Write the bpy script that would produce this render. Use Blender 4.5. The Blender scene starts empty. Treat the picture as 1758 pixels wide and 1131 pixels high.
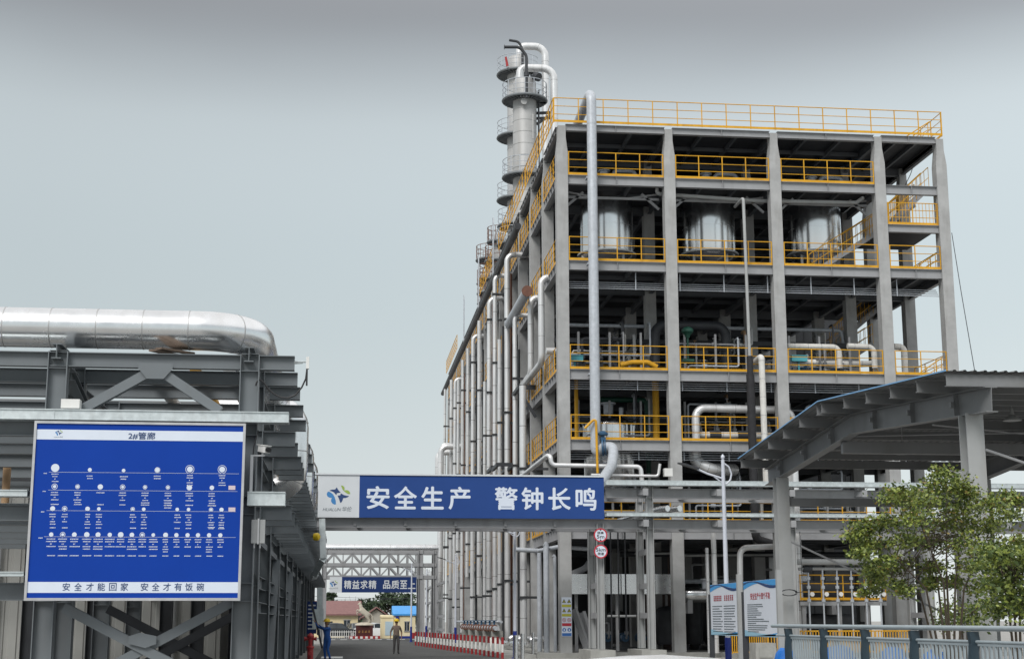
import bpy, math, random
from mathutils import Vector as V, Matrix
random.seed(7)
R_ = math.radians
# ------------------------------------------------------------------ camera
FPX, CX, CY, CAMH = 2543.17, 879.0, 565.5, 1.7
PITCH, YAW, ROLL = R_(11.0939), R_(6.4704), R_(-0.0945)
scene = bpy.context.scene
C = scene.collection
_cp, _sp, _cy, _sy = math.cos(PITCH), math.sin(PITCH), math.cos(YAW), math.sin(YAW)
FW = V((_sy*_cp, _cy*_cp, _sp)); _r = V((_cy, -_sy, 0)); _u = _r.cross(FW)
RT = _r*math.cos(ROLL) + _u*math.sin(ROLL); UP = -_r*math.sin(ROLL) + _u*math.cos(ROLL)
cd = bpy.data.cameras.new('camera'); cam = bpy.data.objects.new('camera', cd); C.objects.link(cam)
cd.sensor_width = 36; cd.lens = 36*FPX/1758; cd.clip_end = 3000; cd.clip_start = .1
m = Matrix.Identity(4)
for i in range(3):
    m[i][0], m[i][1], m[i][2] = RT[i], UP[i], -FW[i]
m[2][3] = CAMH
cam.matrix_world = m
scene.camera = cam

def P(px, py, Y=None, X=None, Z=None):
    """point of the photograph at a given real distance (metres)"""
    d = FW + RT*((px-CX)/FPX) - UP*((py-CY)/FPX)
    t = Y/d.y if Y is not None else (X/d.x if X is not None else (Z-CAMH)/d.z)
    return V((0, 0, CAMH)) + d*t
# ------------------------------------------------------------------ world and sun
SUN_EL, SUN_AZ = R_(44), R_(212)          # azimuth clockwise from +Y
w = bpy.data.worlds.new('World'); scene.world = w; w.use_nodes = True
nt = w.node_tree; N = nt.nodes; L = nt.links; N.clear()
sky = N.new('ShaderNodeTexSky'); sky.sky_type = 'NISHITA'; sky.sun_disc = False
sky.sun_elevation = SUN_EL; sky.sun_rotation = SUN_AZ
hs = N.new('ShaderNodeHueSaturation'); hs.inputs['Saturation'].default_value = .25
L.new(sky.outputs[0], hs.inputs['Color'])
b1 = N.new('ShaderNodeBackground'); b1.inputs[1].default_value = .1; L.new(hs.outputs[0], b1.inputs[0])
tc = N.new('ShaderNodeTexCoord'); sx = N.new('ShaderNodeSeparateXYZ'); L.new(tc.outputs['Generated'], sx.inputs[0])
nz = N.new('ShaderNodeTexNoise'); nz.inputs['Scale'].default_value = 2.2; nz.inputs['Detail'].default_value = 3
mp = N.new('ShaderNodeMapping'); mp.inputs['Scale'].default_value = (1, 1, 2.5); L.new(tc.outputs['Generated'], mp.inputs[0]); L.new(mp.outputs[0], nz.inputs['Vector'])
ma = N.new('ShaderNodeMath'); ma.operation = 'MULTIPLY_ADD'; ma.inputs[1].default_value = .05; ma.inputs[2].default_value = -.025
L.new(nz.outputs[0], ma.inputs[0])
ad = N.new('ShaderNodeMath'); ad.operation = 'ADD'; L.new(sx.outputs[2], ad.inputs[0]); L.new(ma.outputs[0], ad.inputs[1])
cr = N.new('ShaderNodeValToRGB'); cr.color_ramp.interpolation = 'B_SPLINE'
stops = [(0, (.70, .74, .74)), (.05, (.66, .71, .71)), (.17, (.53, .61, .632)), (.26, (.54, .62, .652)), (.325, (.58, .65, .68)), (.365, (.38, .42, .45)), (.40, (.25, .26, .28)), (.44, (.5, .53, .56)), (.55, (1.7, 1.76, 1.82)), (1, (2.5, 2.56, 2.62))]
e = cr.color_ramp.elements
e[0].position, e[0].color = stops[0][0], (*stops[0][1], 1)
e[1].position, e[1].color = stops[-1][0], (*stops[-1][1], 1)
for p_, c_ in stops[1:-1]:
    q = e.new(p_); q.color = (*c_, 1)
L.new(ad.outputs[0], cr.inputs[0])
b2 = N.new('ShaderNodeBackground'); L.new(cr.outputs[0], b2.inputs[0])
mrx = N.new('ShaderNodeMapRange'); mrx.inputs[1].default_value = -.2; mrx.inputs[2].default_value = .45; mrx.inputs[3].default_value = .99; mrx.inputs[4].default_value = 1.2   # cloud a little thinner to the right
L.new(sx.outputs[0], mrx.inputs[0]); L.new(mrx.outputs[0], b2.inputs[1])
mx = N.new('ShaderNodeMixShader'); mx.inputs[0].default_value = .9
L.new(b1.outputs[0], mx.inputs[1]); L.new(b2.outputs[0], mx.inputs[2])
wo = N.new('ShaderNodeOutputWorld'); L.new(mx.outputs[0], wo.inputs[0])
sd = bpy.data.lights.new('sun', 'SUN'); sd.energy = 2.3; sd.angle = R_(25); sd.color = (1, .98, .95)
so = bpy.data.objects.new('sun', sd); C.objects.link(so)
sdir = V((math.sin(SUN_AZ)*math.cos(SUN_EL), math.cos(SUN_AZ)*math.cos(SUN_EL), math.sin(SUN_EL)))
so.rotation_euler = (-sdir).to_track_quat('-Z', 'Y').to_euler(); so.location = (0, -20, 60)
scene.view_settings.view_transform = 'Standard'; scene.view_settings.look = 'None'
scene.view_settings.exposure = 0; scene.view_settings.gamma = 1
scene.cycles.max_bounces = 6; scene.cycles.diffuse_bounces = 3; scene.cycles.glossy_bounces = 4

# ------------------------------------------------------------------ materials
MATS = {}
def mat(name, col, rough=.6, metal=0, var=.12, scale=3, stretch=(1, 1, 1), bump=0, bscale=20, stain=None, stain_fac=0, emit=0):
    if name in MATS: return MATS[name]
    M = bpy.data.materials.new(name); M.use_nodes = True; t = M.node_tree; n = t.nodes; l = t.links
    B = n['Principled BSDF']; B.inputs['Roughness'].default_value = rough; B.inputs['Metallic'].default_value = metal
    co = n.new('ShaderNodeTexCoord'); mpn = n.new('ShaderNodeMapping'); mpn.inputs['Scale'].default_value = stretch
    l.new(co.outputs['Object'], mpn.inputs[0])
    no = n.new('ShaderNodeTexNoise'); no.inputs['Scale'].default_value = scale; no.inputs['Detail'].default_value = 5; no.inputs['Roughness'].default_value = .6
    l.new(mpn.outputs[0], no.inputs['Vector'])
    rp = n.new('ShaderNodeValToRGB')
    rp.color_ramp.elements[0].position = .3; rp.color_ramp.elements[1].position = .7
    rp.color_ramp.elements[0].color = (*[c*(1-var) for c in col], 1); rp.color_ramp.elements[1].color = (*[min(1, c*(1+var)) for c in col], 1)
    l.new(no.outputs[0], rp.inputs[0]); out = rp.outputs[0]
    if stain:
        n2 = n.new('ShaderNodeTexNoise'); n2.inputs['Scale'].default_value = scale*.7; n2.inputs['Detail'].default_value = 6
        m2 = n.new('ShaderNodeMapping'); m2.inputs['Scale'].default_value = (stretch[0]*1.7, stretch[1]*1.7, stretch[2]*.35); m2.inputs['Location'].default_value = (3, 7, 1)
        l.new(co.outputs['Object'], m2.inputs[0]); l.new(m2.outputs[0], n2.inputs['Vector'])
        r2 = n.new('ShaderNodeValToRGB'); r2.color_ramp.elements[0].position = .52; r2.color_ramp.elements[1].position = .72
        r2.color_ramp.elements[0].color = (0, 0, 0, 1); r2.color_ramp.elements[1].color = (stain_fac, stain_fac, stain_fac, 1)
        l.new(n2.outputs[0], r2.inputs[0])
        mxc = n.new('ShaderNodeMix'); mxc.data_type = 'RGBA'
        l.new(r2.outputs[0], mxc.inputs[0]); l.new(out, mxc.inputs[6]); mxc.inputs[7].default_value = (*stain, 1); out = mxc.outputs[2]
    l.new(out, B.inputs['Base Color'])
    if metal > .3 or rough < .45:
        mr = n.new('ShaderNodeMapRange'); mr.inputs[3].default_value = max(.05, rough-.1); mr.inputs[4].default_value = min(1, rough+.14)
        l.new(no.outputs[0], mr.inputs[0]); l.new(mr.outputs[0], B.inputs['Roughness'])
    if bump:
        nb = n.new('ShaderNodeTexNoise'); nb.inputs['Scale'].default_value = bscale; nb.inputs['Detail'].default_value = 4
        l.new(mpn.outputs[0], nb.inputs['Vector'])
        bp = n.new('ShaderNodeBump'); bp.inputs['Strength'].default_value = bump; bp.inputs['Distance'].default_value = .02
        l.new(nb.outputs[0], bp.inputs['Height']); l.new(bp.outputs[0], B.inputs['Normal'])
    MATS[name] = M
    return M
CONC = mat('fireproofed column concrete', (.37, .373, .371), .9, 0, .14, 1.3, bump=.35, bscale=9, stain=(.22, .21, .2), stain_fac=.65)
PLINTH = mat('plinth concrete', (.33, .33, .31), .9, 0, .15, 2, bump=.3)
STEEL = mat('grey painted steel', (.31, .315, .325), .5, 0, .07, 1.2, stain=(.16, .155, .15), stain_fac=.35)
RSTEEL = mat('blue grey rack steel', (.15, .168, .18), .5, 0, .07, 1.2, stain=(.12, .12, .12), stain_fac=.35)
LSTEEL = mat('light grey painted steel', (.36, .37, .37), .5, 0, .08, 1.5, stain=(.25, .23, .2), stain_fac=.4)
DSTEEL = mat('shade darkened floor steel', (.10, .108, .12), .6, 0, .1, 1.2)  # darker copy of the grey steel, interior shade put into the colour
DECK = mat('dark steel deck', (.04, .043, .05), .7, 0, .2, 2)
TOWP = mat('galvanised platform steel', (.17, .185, .195), .6, .1, .12, 2)
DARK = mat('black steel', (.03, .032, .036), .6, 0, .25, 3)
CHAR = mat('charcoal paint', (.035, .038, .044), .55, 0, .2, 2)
YEL = mat('yellow paint', (.66, .35, .028), .5, 0, .12, 2, stain=(.34, .17, .03), stain_fac=.5)
ALU = mat('aluminium cladding', (.80, .81, .82), .24, 1, .07, 1.6, bump=.07, bscale=1.1, stain=(.6, .59, .57), stain_fac=.3)
ALUM = mat('matt aluminium cladding', (.72, .725, .73), .36, .42, .07, 2.0, stretch=(1, 1, .4), bump=.15, bscale=5, stain=(.45, .44, .42), stain_fac=.45)
TOW = mat('weathered tower cladding', (.43, .43, .425), .5, .12, .10, 1.5, stretch=(1, 1, .25), bump=.1, bscale=4, stain=(.30, .29, .27), stain_fac=.65)
STAIN = mat('polished stainless', (.72, .73, .74), .17, 1, .08, 1.0, stretch=(1, 1, .15), bump=.12, bscale=2.5)
GALV = mat('galvanised steel', (.62, .67, .68), .42, .7, .14, 5, bump=.05, stain=(.45, .47, .47), stain_fac=.4)
GPIPE = mat('galvanised pipe', (.46, .49, .53), .45, .1, .12, 6, stain=(.33, .36, .38), stain_fac=.4)
CANS = mat('canopy grey steel', (.20, .205, .21), .5, 0, .08, 1.2, stain=(.13, .13, .12), stain_fac=.4)
WPIPE = mat('white insulation', (.62, .61, .58), .65, 0, .1, 4, bump=.3, bscale=8, stain=(.35, .3, .25), stain_fac=.4)
BLKP = mat('black insulation', (.022, .022, .025), .8, 0, .3, 5, bump=.3)
GREENP = mat('green pipe paint', (.012, .075, .05), .45, 0, .15, 2)
TURQ = mat('turquoise paint', (.08, .36, .42), .5, 0, .1, 2)
BROWNP = mat('rusty pipe', (.17, .08, .055), .8, 0, .25, 5)
TANP = mat('tan pipe paint', (.42, .27, .15), .6, 0, .15, 2)
DBLUE = mat('dark blue valve paint', (.03, .09, .17), .5, 0, .15, 3)
SIGNB = mat('sign blue', (.004, .046, .33), .5, 0, .05, .7)
BANB = mat('banner blue', (.024, .066, .24), .5, 0, .06, .7)
BANB2 = mat('dark banner blue', (.018, .04, .14), .55, 0, .06, .7)
WHITE = mat('white print', (.66, .72, .82), .5, 0, .03, 2)
BANW = mat('banner white', (.62, .65, .68), .5, 0, .04, 1)
PINKW = mat('pale print', (.62, .52, .56), .5, 0, .05, 2)
NAVY = mat('navy print', (.02, .055, .17), .5, 0, .05, 2)
FRAME = mat('aluminium sign frame', (.55, .55, .56), .35, .6, .08, 4)
INK = mat('dark grey print', (.10, .13, .15), .6, 0, .1, 8)
LBLUE = mat('logo light blue', (.05, .22, .50), .5, 0, .05, 3)
LGREEN = mat('logo green', (.30, .42, .08), .5, 0, .05, 3)
RED = mat('red paint', (.34, .025, .028), .45, 0, .12, 3)
PRED = mat('red print', (.50, .03, .05), .5, 0, .06, 3)
PYEL = mat('yellow print', (.52, .50, .05), .5, 0, .06, 3)
PBLUE = mat('blue print', (.03, .14, .45), .5, 0, .06, 3)
BLACK = mat('black print', (.01, .01, .012), .5, 0, .1, 3)
WPAINT = mat('white paint', (.72, .72, .70), .5, 0, .06, 3)
BLUEP = mat('blue paint', (.012, .03, .22), .45, 0, .1, 3)
BLUTARP = mat('blue tarpaulin', (.01, .14, .50), .5, 0, .15, 3, bump=.5, bscale=5)
RAILG = mat('grey blue rail paint', (.31, .36, .385), .38, 0, .08, 3)
RAILD = mat('dark rail post paint', (.025, .045, .06), .45, 0, .15, 3)
ASPH = mat('asphalt', (.085, .087, .086), .9, 0, .22, .6, bump=.4, bscale=60, stain=(.05, .05, .05), stain_fac=.6)
GROUND = mat('ground paving', (.30, .295, .28), .95, 0, .18, .25, bump=.3, bscale=20)
PANEL = mat('corrugated wall sheet', (.38, .38, .36), .5, 0, .08, .6, stain=(.33, .32, .3), stain_fac=.4)
CANR = mat('canopy sheet', (.15, .155, .16), .5, 0, .08, 1.2)
SKYB = mat('sky blue trim', (.16, .36, .62), .4, 0, .06, 1)
CREAM = mat('cream render', (.72, .61, .38), .85, 0, .08, 1.5)
BOOTHY = mat('pale yellow render', (.80, .70, .45), .8, 0, .05, 1.5)
TILE = mat('red roof tile', (.215, .11, .105), .8, 0, .15, 3, bump=.4)
BROOF = mat('sky blue roof sheet', (.06, .33, .75), .45, 0, .06, 2)
GLASS = mat('dark window glass', (.035, .045, .055), .12, 0, .2, 1)
STONE = mat('pale statue stone', (.50, .46, .38), .85, 0, .15, 2, bump=.4)
GRAN = mat('dark red granite', (.075, .022, .02), .35, 0, .25, 12)
GOLD = mat('gold lettering', (.70, .45, .12), .4, .4, .1, 5)
TRUNK = mat('bark', (.075, .058, .042), .9, 0, .3, 6, bump=.5)
LEAF = [mat('leaf light', (.22, .265, .045), .5, 0, .25, 1.2), mat('leaf mid', (.135, .175, .03), .5, 0, .25, 1.2), mat('leaf dark', (.055, .09, .016), .55, 0, .25, 1.2), mat('leaf reddish', (.20, .15, .03), .55, 0, .25, 1.2)]
EVER = [mat('evergreen light', (.07, .105, .05), .7, 0, .25, .7), mat('evergreen mid', (.048, .078, .04), .7, 0, .25, .7), mat('evergreen dark', (.032, .055, .03), .7, 0, .25, .7)]
TWIG = mat('bare twigs', (.18, .16, .14), .9, 0, .2, 2)
SKIN = mat('skin', (.26, .15, .095), .6, 0, .06, 10)
SUITB = mat('blue coverall cloth', (.012, .07, .26), .85, 0, .18, 9, bump=.4, bscale=18)
SHIRT = mat('brown shirt cloth', (.17, .13, .105), .85, 0, .15, 9, bump=.4, bscale=18)
TROUS = mat('dark trouser cloth', (.055, .052, .052), .85, 0, .18, 9, bump=.4, bscale=18)
SHOE = mat('black shoe', (.012, .012, .012), .5, 0, .2, 8)
HELM = mat('yellow helmet plastic', (.72, .50, .02), .35, 0, .05, 6)
CARD = mat('dark car paint', (.03, .035, .04), .22, .2, .08, 3)
CARW = mat('white car paint', (.72, .73, .74), .22, 0, .03, 3)
TYRE = mat('tyre rubber', (.015, .015, .016), .85, 0, .2, 8)
SEAM = mat('cladding seam', (.42, .42, .42), .5, .5, .1, 3)
LAMPG = mat('lamp glass', (.75, .76, .74), .3, 0, .05, 4)

LAMPP = mat('pale lamp post paint', (.58, .61, .68), .4, 0, .05, 3)
YEL.node_tree.nodes['Principled BSDF'].inputs['Specular IOR Level'].default_value = .25
for M_ in (SIGNB, BANB, BANB2): M_.node_tree.nodes['Principled BSDF'].inputs['Specular IOR Level'].default_value = .15
# ------------------------------------------------------------------ mesh builder
Z3 = V((0, 0, 1))
class MB:
    def __init__(s): s.v, s.f, s.m, s.sm, s.mi, s.smooth = [], [], [], [], 0, False
    def poly(s, idx): s.f.append(tuple(idx)); s.m.append(s.mi); s.sm.append(s.smooth)
    def add(s, vs): b = len(s.v); s.v += [V(p) for p in vs]; return b
    def loft(s, loops, caps=True, close=True):
        n = len(loops[0]); b = s.add([p for lp in loops for p in lp])
        for k in range(len(loops)-1):
            for i in range(n if close else n-1):
                j = (i+1) % n
                s.poly((b+k*n+i, b+k*n+j, b+(k+1)*n+j, b+(k+1)*n+i))
        if caps:
            sm = s.smooth; s.smooth = False
            s.poly([b+i for i in range(n)][::-1]); s.poly([b+(len(loops)-1)*n+i for i in range(n)]); s.smooth = sm
        return s
    def box(s, x0, x1, y0, y1, z0, z1):
        x0, x1 = sorted((x0, x1)); y0, y1 = sorted((y0, y1)); z0, z1 = sorted((z0, z1))
        return s.loft([[(x0, y0, z), (x1, y0, z), (x1, y1, z), (x0, y1, z)] for z in (z0, z1)])
    def bar(s, p, q, w, h, up=Z3, ro=0, rs=0):
        """rectangular bar p->q, h along up, w sideways; ro/rs shift along up / side"""
        p, q = V(p), V(q); a = (q-p).normalized(); side = a.cross(V(up))
        if side.length < 1e-4: side = a.cross(V((0, 1, 0)))
        side.normalize(); u = side.cross(a).normalized()
        c = u*ro + side*rs
        return s.loft([[e_+c-side*w/2-u*h/2, e_+c+side*w/2-u*h/2, e_+c+side*w/2+u*h/2, e_+c-side*w/2+u*h/2] for e_ in (p, q)])
    def ibeam(s, p, q, h, b, up=Z3, tf=.018, tw=.014):
        s.bar(p, q, b, tf, up, ro=h/2-tf/2); s.bar(p, q, b, tf, up, ro=-h/2+tf/2)
        return s.bar(p, q, tw, h-2*tf, up)
    def tube(s, path, r, n=12, fil=0, seg=5, caps=True, bands=0, bandr=1.02, bandw=.03):
        path = [V(p) for p in path]
        if fil: path = fillet(path, fil, seg)
        rr = r if isinstance(r, (list, tuple)) else [r]*len(path)
        t0 = (path[1]-path[0]).normalized(); u = t0.orthogonal().normalized()
        loops = []
        for i, p in enumerate(path):
            a = (path[i]-path[i-1]).normalized() if i else t0
            b_ = (path[i+1]-path[i]).normalized() if i < len(path)-1 else a
            t = (a+b_).normalized() if (a+b_).length > 1e-6 else a
            u = (u - t*u.dot(t)).normalized(); w_ = t.cross(u)
            loops.append([p+(u*math.cos(k*2*math.pi/n)+w_*math.sin(k*2*math.pi/n))*rr[i] for k in range(n)])
        sm = s.smooth; s.smooth = True; s.loft(loops, caps); s.smooth = sm
        if bands:
            d = bands*.5
            for i in range(len(path)-1):
                Ls = (path[i+1]-path[i]).length; dr = (path[i+1]-path[i]).normalized() if Ls > 1e-6 else None
                while dr is not None and d < Ls:
                    c = path[i]+dr*d; s.mi += 1; s.cyl(c-dr*bandw/2, c+dr*bandw/2, rr[0]*bandr, n=n); s.mi -= 1; d += bands
                d -= Ls
        return s
    def cyl(s, p, q, r, r2=None, n=12, caps=True):
        p, q = V(p), V(q); r2 = r if r2 is None else r2
        t = (q-p).normalized(); u = t.orthogonal().normalized(); w_ = t.cross(u)
        lp = [[c+(u*math.cos(k*2*math.pi/n)+w_*math.sin(k*2*math.pi/n))*ra for k in range(n)] for c, ra in ((p, r), (q, r2))]
        sm = s.smooth; s.smooth = True; s.loft(lp, caps); s.smooth = sm
        return s
    def lathe(s, prof, c=(0, 0, 0), n=24, axis=None, caps=True):
        c = V(c); t = V(axis).normalized() if axis else Z3
        u = t.orthogonal().normalized() if axis else V((1, 0, 0)); w_ = t.cross(u)
        lp = [[c+t*z+(u*math.cos(k*2*math.pi/n)+w_*math.sin(k*2*math.pi/n))*max(r, .001) for k in range(n)] for r, z in prof]
        sm = s.smooth; s.smooth = True; s.loft(lp, caps); s.smooth = sm
        return s
    def prism(s, pts, o, u, v, t):
        """2-D outline pts on axes u,v from o, thick along t"""
        o, u, v, t = V(o), V(u), V(v), V(t)
        a = [o+u*x+v*y for x, y in pts]
        return s.loft([a, [p+t for p in a]])
    def flat(s, pts, o, u, v):
        o, u, v = V(o), V(u), V(v); b = s.add([o+u*x+v*y for x, y in pts]); s.poly(range(b, b+len(pts))); return s
    def disc(s, c, u, v, r, n=20, r0=0):
        c, u, v = V(c), V(u), V(v)
        o = [c+(u*math.cos(k*2*math.pi/n)+v*math.sin(k*2*math.pi/n))*r for k in range(n)]
        if r0:
            i_ = [c+(u*math.cos(k*2*math.pi/n)+v*math.sin(k*2*math.pi/n))*r0 for k in range(n)]
            return s.loft([o, i_], caps=False)
        b = s.add(o); s.poly(range(b, b+n)); return s
    def text(s, body, o, u, v, bold=.0, spacing=1.0, shear=0):
        """flat lettering fitted to the box o, o+u, o+v"""
        cu = bpy.data.curves.new('t', 'FONT'); cu.body = body; cu.size = 1; cu.space_character = spacing; cu.resolution_u = 4; cu.shear = shear
        ob = bpy.data.objects.new('t', cu); C.objects.link(ob); dg = bpy.context.evaluated_depsgraph_get()
        me = bpy.data.meshes.new_from_object(ob.evaluated_get(dg))
        xs = [p.co.x for p in me.vertices]; ys = [p.co.y for p in me.vertices]
        x0, x1, y0, y1 = min(xs), max(xs), min(ys), max(ys)
        o, u, v = V(o), V(u), V(v)
        nrm = u.cross(v).normalized()
        for k, (ox, oy) in enumerate(((0, 0), (bold, 0), (-bold, 0), (0, bold), (0, -bold)) if bold else ((0, 0),)):
            b = s.add([o+u*((p.co.x+ox-x0)/(x1-x0))+v*((p.co.y+oy-y0)/(y1-y0))+nrm*.0005*k for p in me.vertices])
            for f in me.polygons: s.poly([b+i for i in f.vertices])
        bpy.data.objects.remove(ob); bpy.data.curves.remove(cu); bpy.data.meshes.remove(me)
        return s
def fillet(path, rad, seg=5):
    out = [path[0]]
    for i in range(1, len(path)-1):
        a, b, c = path[i-1], path[i], path[i+1]
        d1, d2 = (a-b), (c-b); l1, l2 = d1.length, d2.length; d1.normalize(); d2.normalize()
        ang = math.acos(max(-1, min(1, d1.dot(d2))))
        if ang > 3.1: out.append(b); continue
        tl = min(rad/math.tan(ang/2), l1*.49, l2*.49); r_ = tl*math.tan(ang/2)
        cen = b+(d1+d2).normalized()*(r_/math.sin(ang/2)); s0, s1 = b+d1*tl-cen, b+d2*tl-cen
        for k in range(seg+1):
            out.append(cen+s0.normalized().slerp(s1.normalized(), k/seg).normalized()*s0.length if s0.angle(s1) < 3.1 else b)
    out.append(path[-1]); return out

WLOC = {}
def tag(o, label=None, cat=None, group=None, kind=None):
    if label: o['label'] = label
    if cat: o['category'] = cat
    if group: o['group'] = group
    if kind: o['kind'] = kind
    return o
def thing(name, label, cat, loc, group=None):
    o = bpy.data.objects.new(name, None); C.objects.link(o); o.location = loc; o.empty_display_size = .3
    WLOC[o.name] = V(loc); return tag(o, label, cat, group)
def obj(name, mb, mats, parent=None, label=None, cat=None, group=None, kind=None):
    if not isinstance(mats, list): mats = [mats]
    if max(mb.m) >= len(mats): mats = mats+[BLKP if mats[0] is BLKP else (SEAM if mats[0] not in (CHAR, GPIPE) else mats[0])]
    xs = [p.x for p in mb.v]; ys = [p.y for p in mb.v]; zs = [p.z for p in mb.v]
    o0 = V(((min(xs)+max(xs))/2, (min(ys)+max(ys))/2, min(zs)))
    me = bpy.data.meshes.new(name); me.from_pydata([p-o0 for p in mb.v], [], mb.f)
    for M in mats: me.materials.append(M)
    me.polygons.foreach_set('material_index', mb.m); me.polygons.foreach_set('use_smooth', mb.sm)
    if any(mb.sm): me.set_sharp_from_angle(angle=R_(42))
    me.update()
    o = bpy.data.objects.new(name, me); C.objects.link(o)
    if parent: o.parent = parent; o.location = o0-WLOC[parent.name]
    else: o.location = o0
    WLOC[o.name] = o0
    return tag(o, label, cat, group, kind)
def inst(o, d, parent=None):
    c = o.copy(); C.objects.link(c); c.location = o.location+V(d)
    if parent: c.parent = parent
    return c
def copy_tree(o, loc=None, parent=None):
    c = o.copy(); C.objects.link(c)
    if parent: c.parent = parent
    if loc is not None: c.location = loc
    for ch in list(o.children): copy_tree(ch, None, c)
    return c
ORD = ['first', 'second', 'third', 'fourth', 'fifth', 'sixth', 'seventh', 'eighth', 'ninth', 'tenth', 'eleventh', 'twelfth', 'thirteenth', 'fourteenth', 'fifteenth', 'sixteenth', 'seventeenth', 'eighteenth', 'nineteenth', 'twentieth']
UX, UY = V((1, 0, 0)), V((0, 1, 0))
#@@SETTING
# ------------------------------------------------------------------ ground and road
obj('ground', MB().box(-900, 900, -60, 1500, -.3, 0), GROUND, kind='structure')
obj('road', MB().box(-1.15, 7.35, -30, 142, .001, .006), ASPH, kind='structure')
obj('road', MB().box(-30, 40, 142, 152, .001, .005), ASPH, kind='structure')
obj('pavement', MB().box(9.0, 46, 69.3, 150, .001, .2), PLINTH, kind='structure')
g = MB()
for k in range(10): g.box(-1.1+k*1.05, -.5+k*1.05, 137.5, 139.3, .006, .010)
for y in (63, 70): g.box(-.9, .1, y, y+3.5, .006, .010)
obj('road_marking', g, WPAINT, kind='structure')
obj('road_kerb', MB().box(7.4, 8.9, 68.8, 108, .001, .16), PLINTH, kind='structure')
#@@PLANT
# ------------------------------------------------------------------ process plant
ZL = [26.21, 23.55, 19.16, 13.71, 10.26, 6.06]
BH = [.34, .46, .47, .50, .50, .55]
XL = [10.53, 16.0, 21.47, 26.99, 30.30]
ROWS = [70.72, 75.9, 81.3, 86.8, 92.3]
FAR = [97.9+5.57*k for k in range(10)]
plant = thing('process_plant', 'tall open grey steel process plant with concrete cased columns and yellow railings', 'industrial plant', (10.5, 70.4, 0))
def col_mb(x, y, top=26.12, hx=.285):
    s = MB()
    lo = lambda h, z, hy=.29: [(x-h, y-hy, z), (x+h, y-hy, z), (x+h, y+hy, z), (x-h, y+hy, z)]
    return s.loft([lo(hx, .2), lo(hx, 24.7), lo(hx-.09, 25.5, .25), lo(hx-.09, top, .25)])
for i, x in enumerate(XL):
    for j, y in enumerate(ROWS):
        if i == 4 and j > 2: continue
        obj('column', col_mb(x, y), CONC, plant)
c0 = None
for y in FAR:
    for x in XL[:2]:
        if c0 is None: c0 = obj('column', col_mb(x, y), CONC, plant); c0xy = (x, y)
        else: inst(c0, (x-c0xy[0], y-c0xy[1], 0))
for l, z in enumerate(ZL):
    h = BH[l]
    for i in range(4):          # front beams
        s = MB(); x0, x1 = XL[i]+.287, XL[i+1]-.287
        if l == 0: x0 -= .09; x1 += .09
        s.ibeam((x0, 70.6, z-h/2), (x1, 70.6, z-h/2), h, .26)
        for k in range(1, 4):   # web stiffeners / splice
            if k == 2: s.box(x0+(x1-x0)*k/4, x0+(x1-x0)*k/4+.015, 70.475, 70.592, z-h+.02, z-.02)
        obj('front_beam', s, STEEL, plant)
    for j in range(len(ROWS)-1):  # left side beams
        s = MB(); s.ibeam((10.42, ROWS[j]+.295, z-h/2), (10.42, ROWS[j+1]-.295, z-h/2), h, .28)
        for k in range(1, 6): yy = ROWS[j]+k*(ROWS[j+1]-ROWS[j])/6; s.box(10.285, 10.412, yy, yy+.015, z-h+.02, z-.02)
        obj('side_beam', s, STEEL, plant)
    s = MB(); s.ibeam((10.42, 92.6, z-h/2), (10.42, 148.3, z-h/2), h, .28)
    obj('side_girder', s, STEEL, plant)
    # floor deck and framing under it
    dk = MB(); fr = MB()
    x1 = 30.2 if l != 1 else 26.8
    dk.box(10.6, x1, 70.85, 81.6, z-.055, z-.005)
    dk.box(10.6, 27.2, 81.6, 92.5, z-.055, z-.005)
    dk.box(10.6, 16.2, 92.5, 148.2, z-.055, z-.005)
    for i, x in enumerate(XL):
        if l == 1 and i == 4: continue
        yend = 81.6 if i == 4 else 92.4
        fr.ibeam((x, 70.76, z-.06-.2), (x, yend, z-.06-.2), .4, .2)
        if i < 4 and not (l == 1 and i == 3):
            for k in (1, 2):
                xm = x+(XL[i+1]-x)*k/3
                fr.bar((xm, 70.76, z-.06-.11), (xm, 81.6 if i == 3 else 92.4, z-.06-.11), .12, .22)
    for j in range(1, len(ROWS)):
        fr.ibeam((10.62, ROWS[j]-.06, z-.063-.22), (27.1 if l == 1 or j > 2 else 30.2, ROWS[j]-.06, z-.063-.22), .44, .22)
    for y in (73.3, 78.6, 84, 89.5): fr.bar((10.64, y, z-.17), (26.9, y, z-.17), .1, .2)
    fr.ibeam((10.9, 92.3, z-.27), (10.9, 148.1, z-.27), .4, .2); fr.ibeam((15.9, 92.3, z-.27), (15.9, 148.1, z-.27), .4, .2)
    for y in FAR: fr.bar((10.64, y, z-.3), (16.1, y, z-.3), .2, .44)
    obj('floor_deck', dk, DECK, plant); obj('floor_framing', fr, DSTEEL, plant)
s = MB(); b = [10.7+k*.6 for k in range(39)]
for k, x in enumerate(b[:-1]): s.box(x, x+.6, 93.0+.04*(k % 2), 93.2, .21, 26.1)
obj('added_backdrop', s, DARK, plant)  # dark backdrop added behind the open plant to block sky and darken the interior
obj('ground_slab', MB().box(10.9, 31, 71.2, 92.9, .202, .208), mat('shade darkened floor slab', (.09, .088, .084), .7, 0, .25, 1, stain=(.04, .04, .04), stain_fac=.6), plant)  # floor coloured dark to deepen the shade inside the plant
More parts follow.
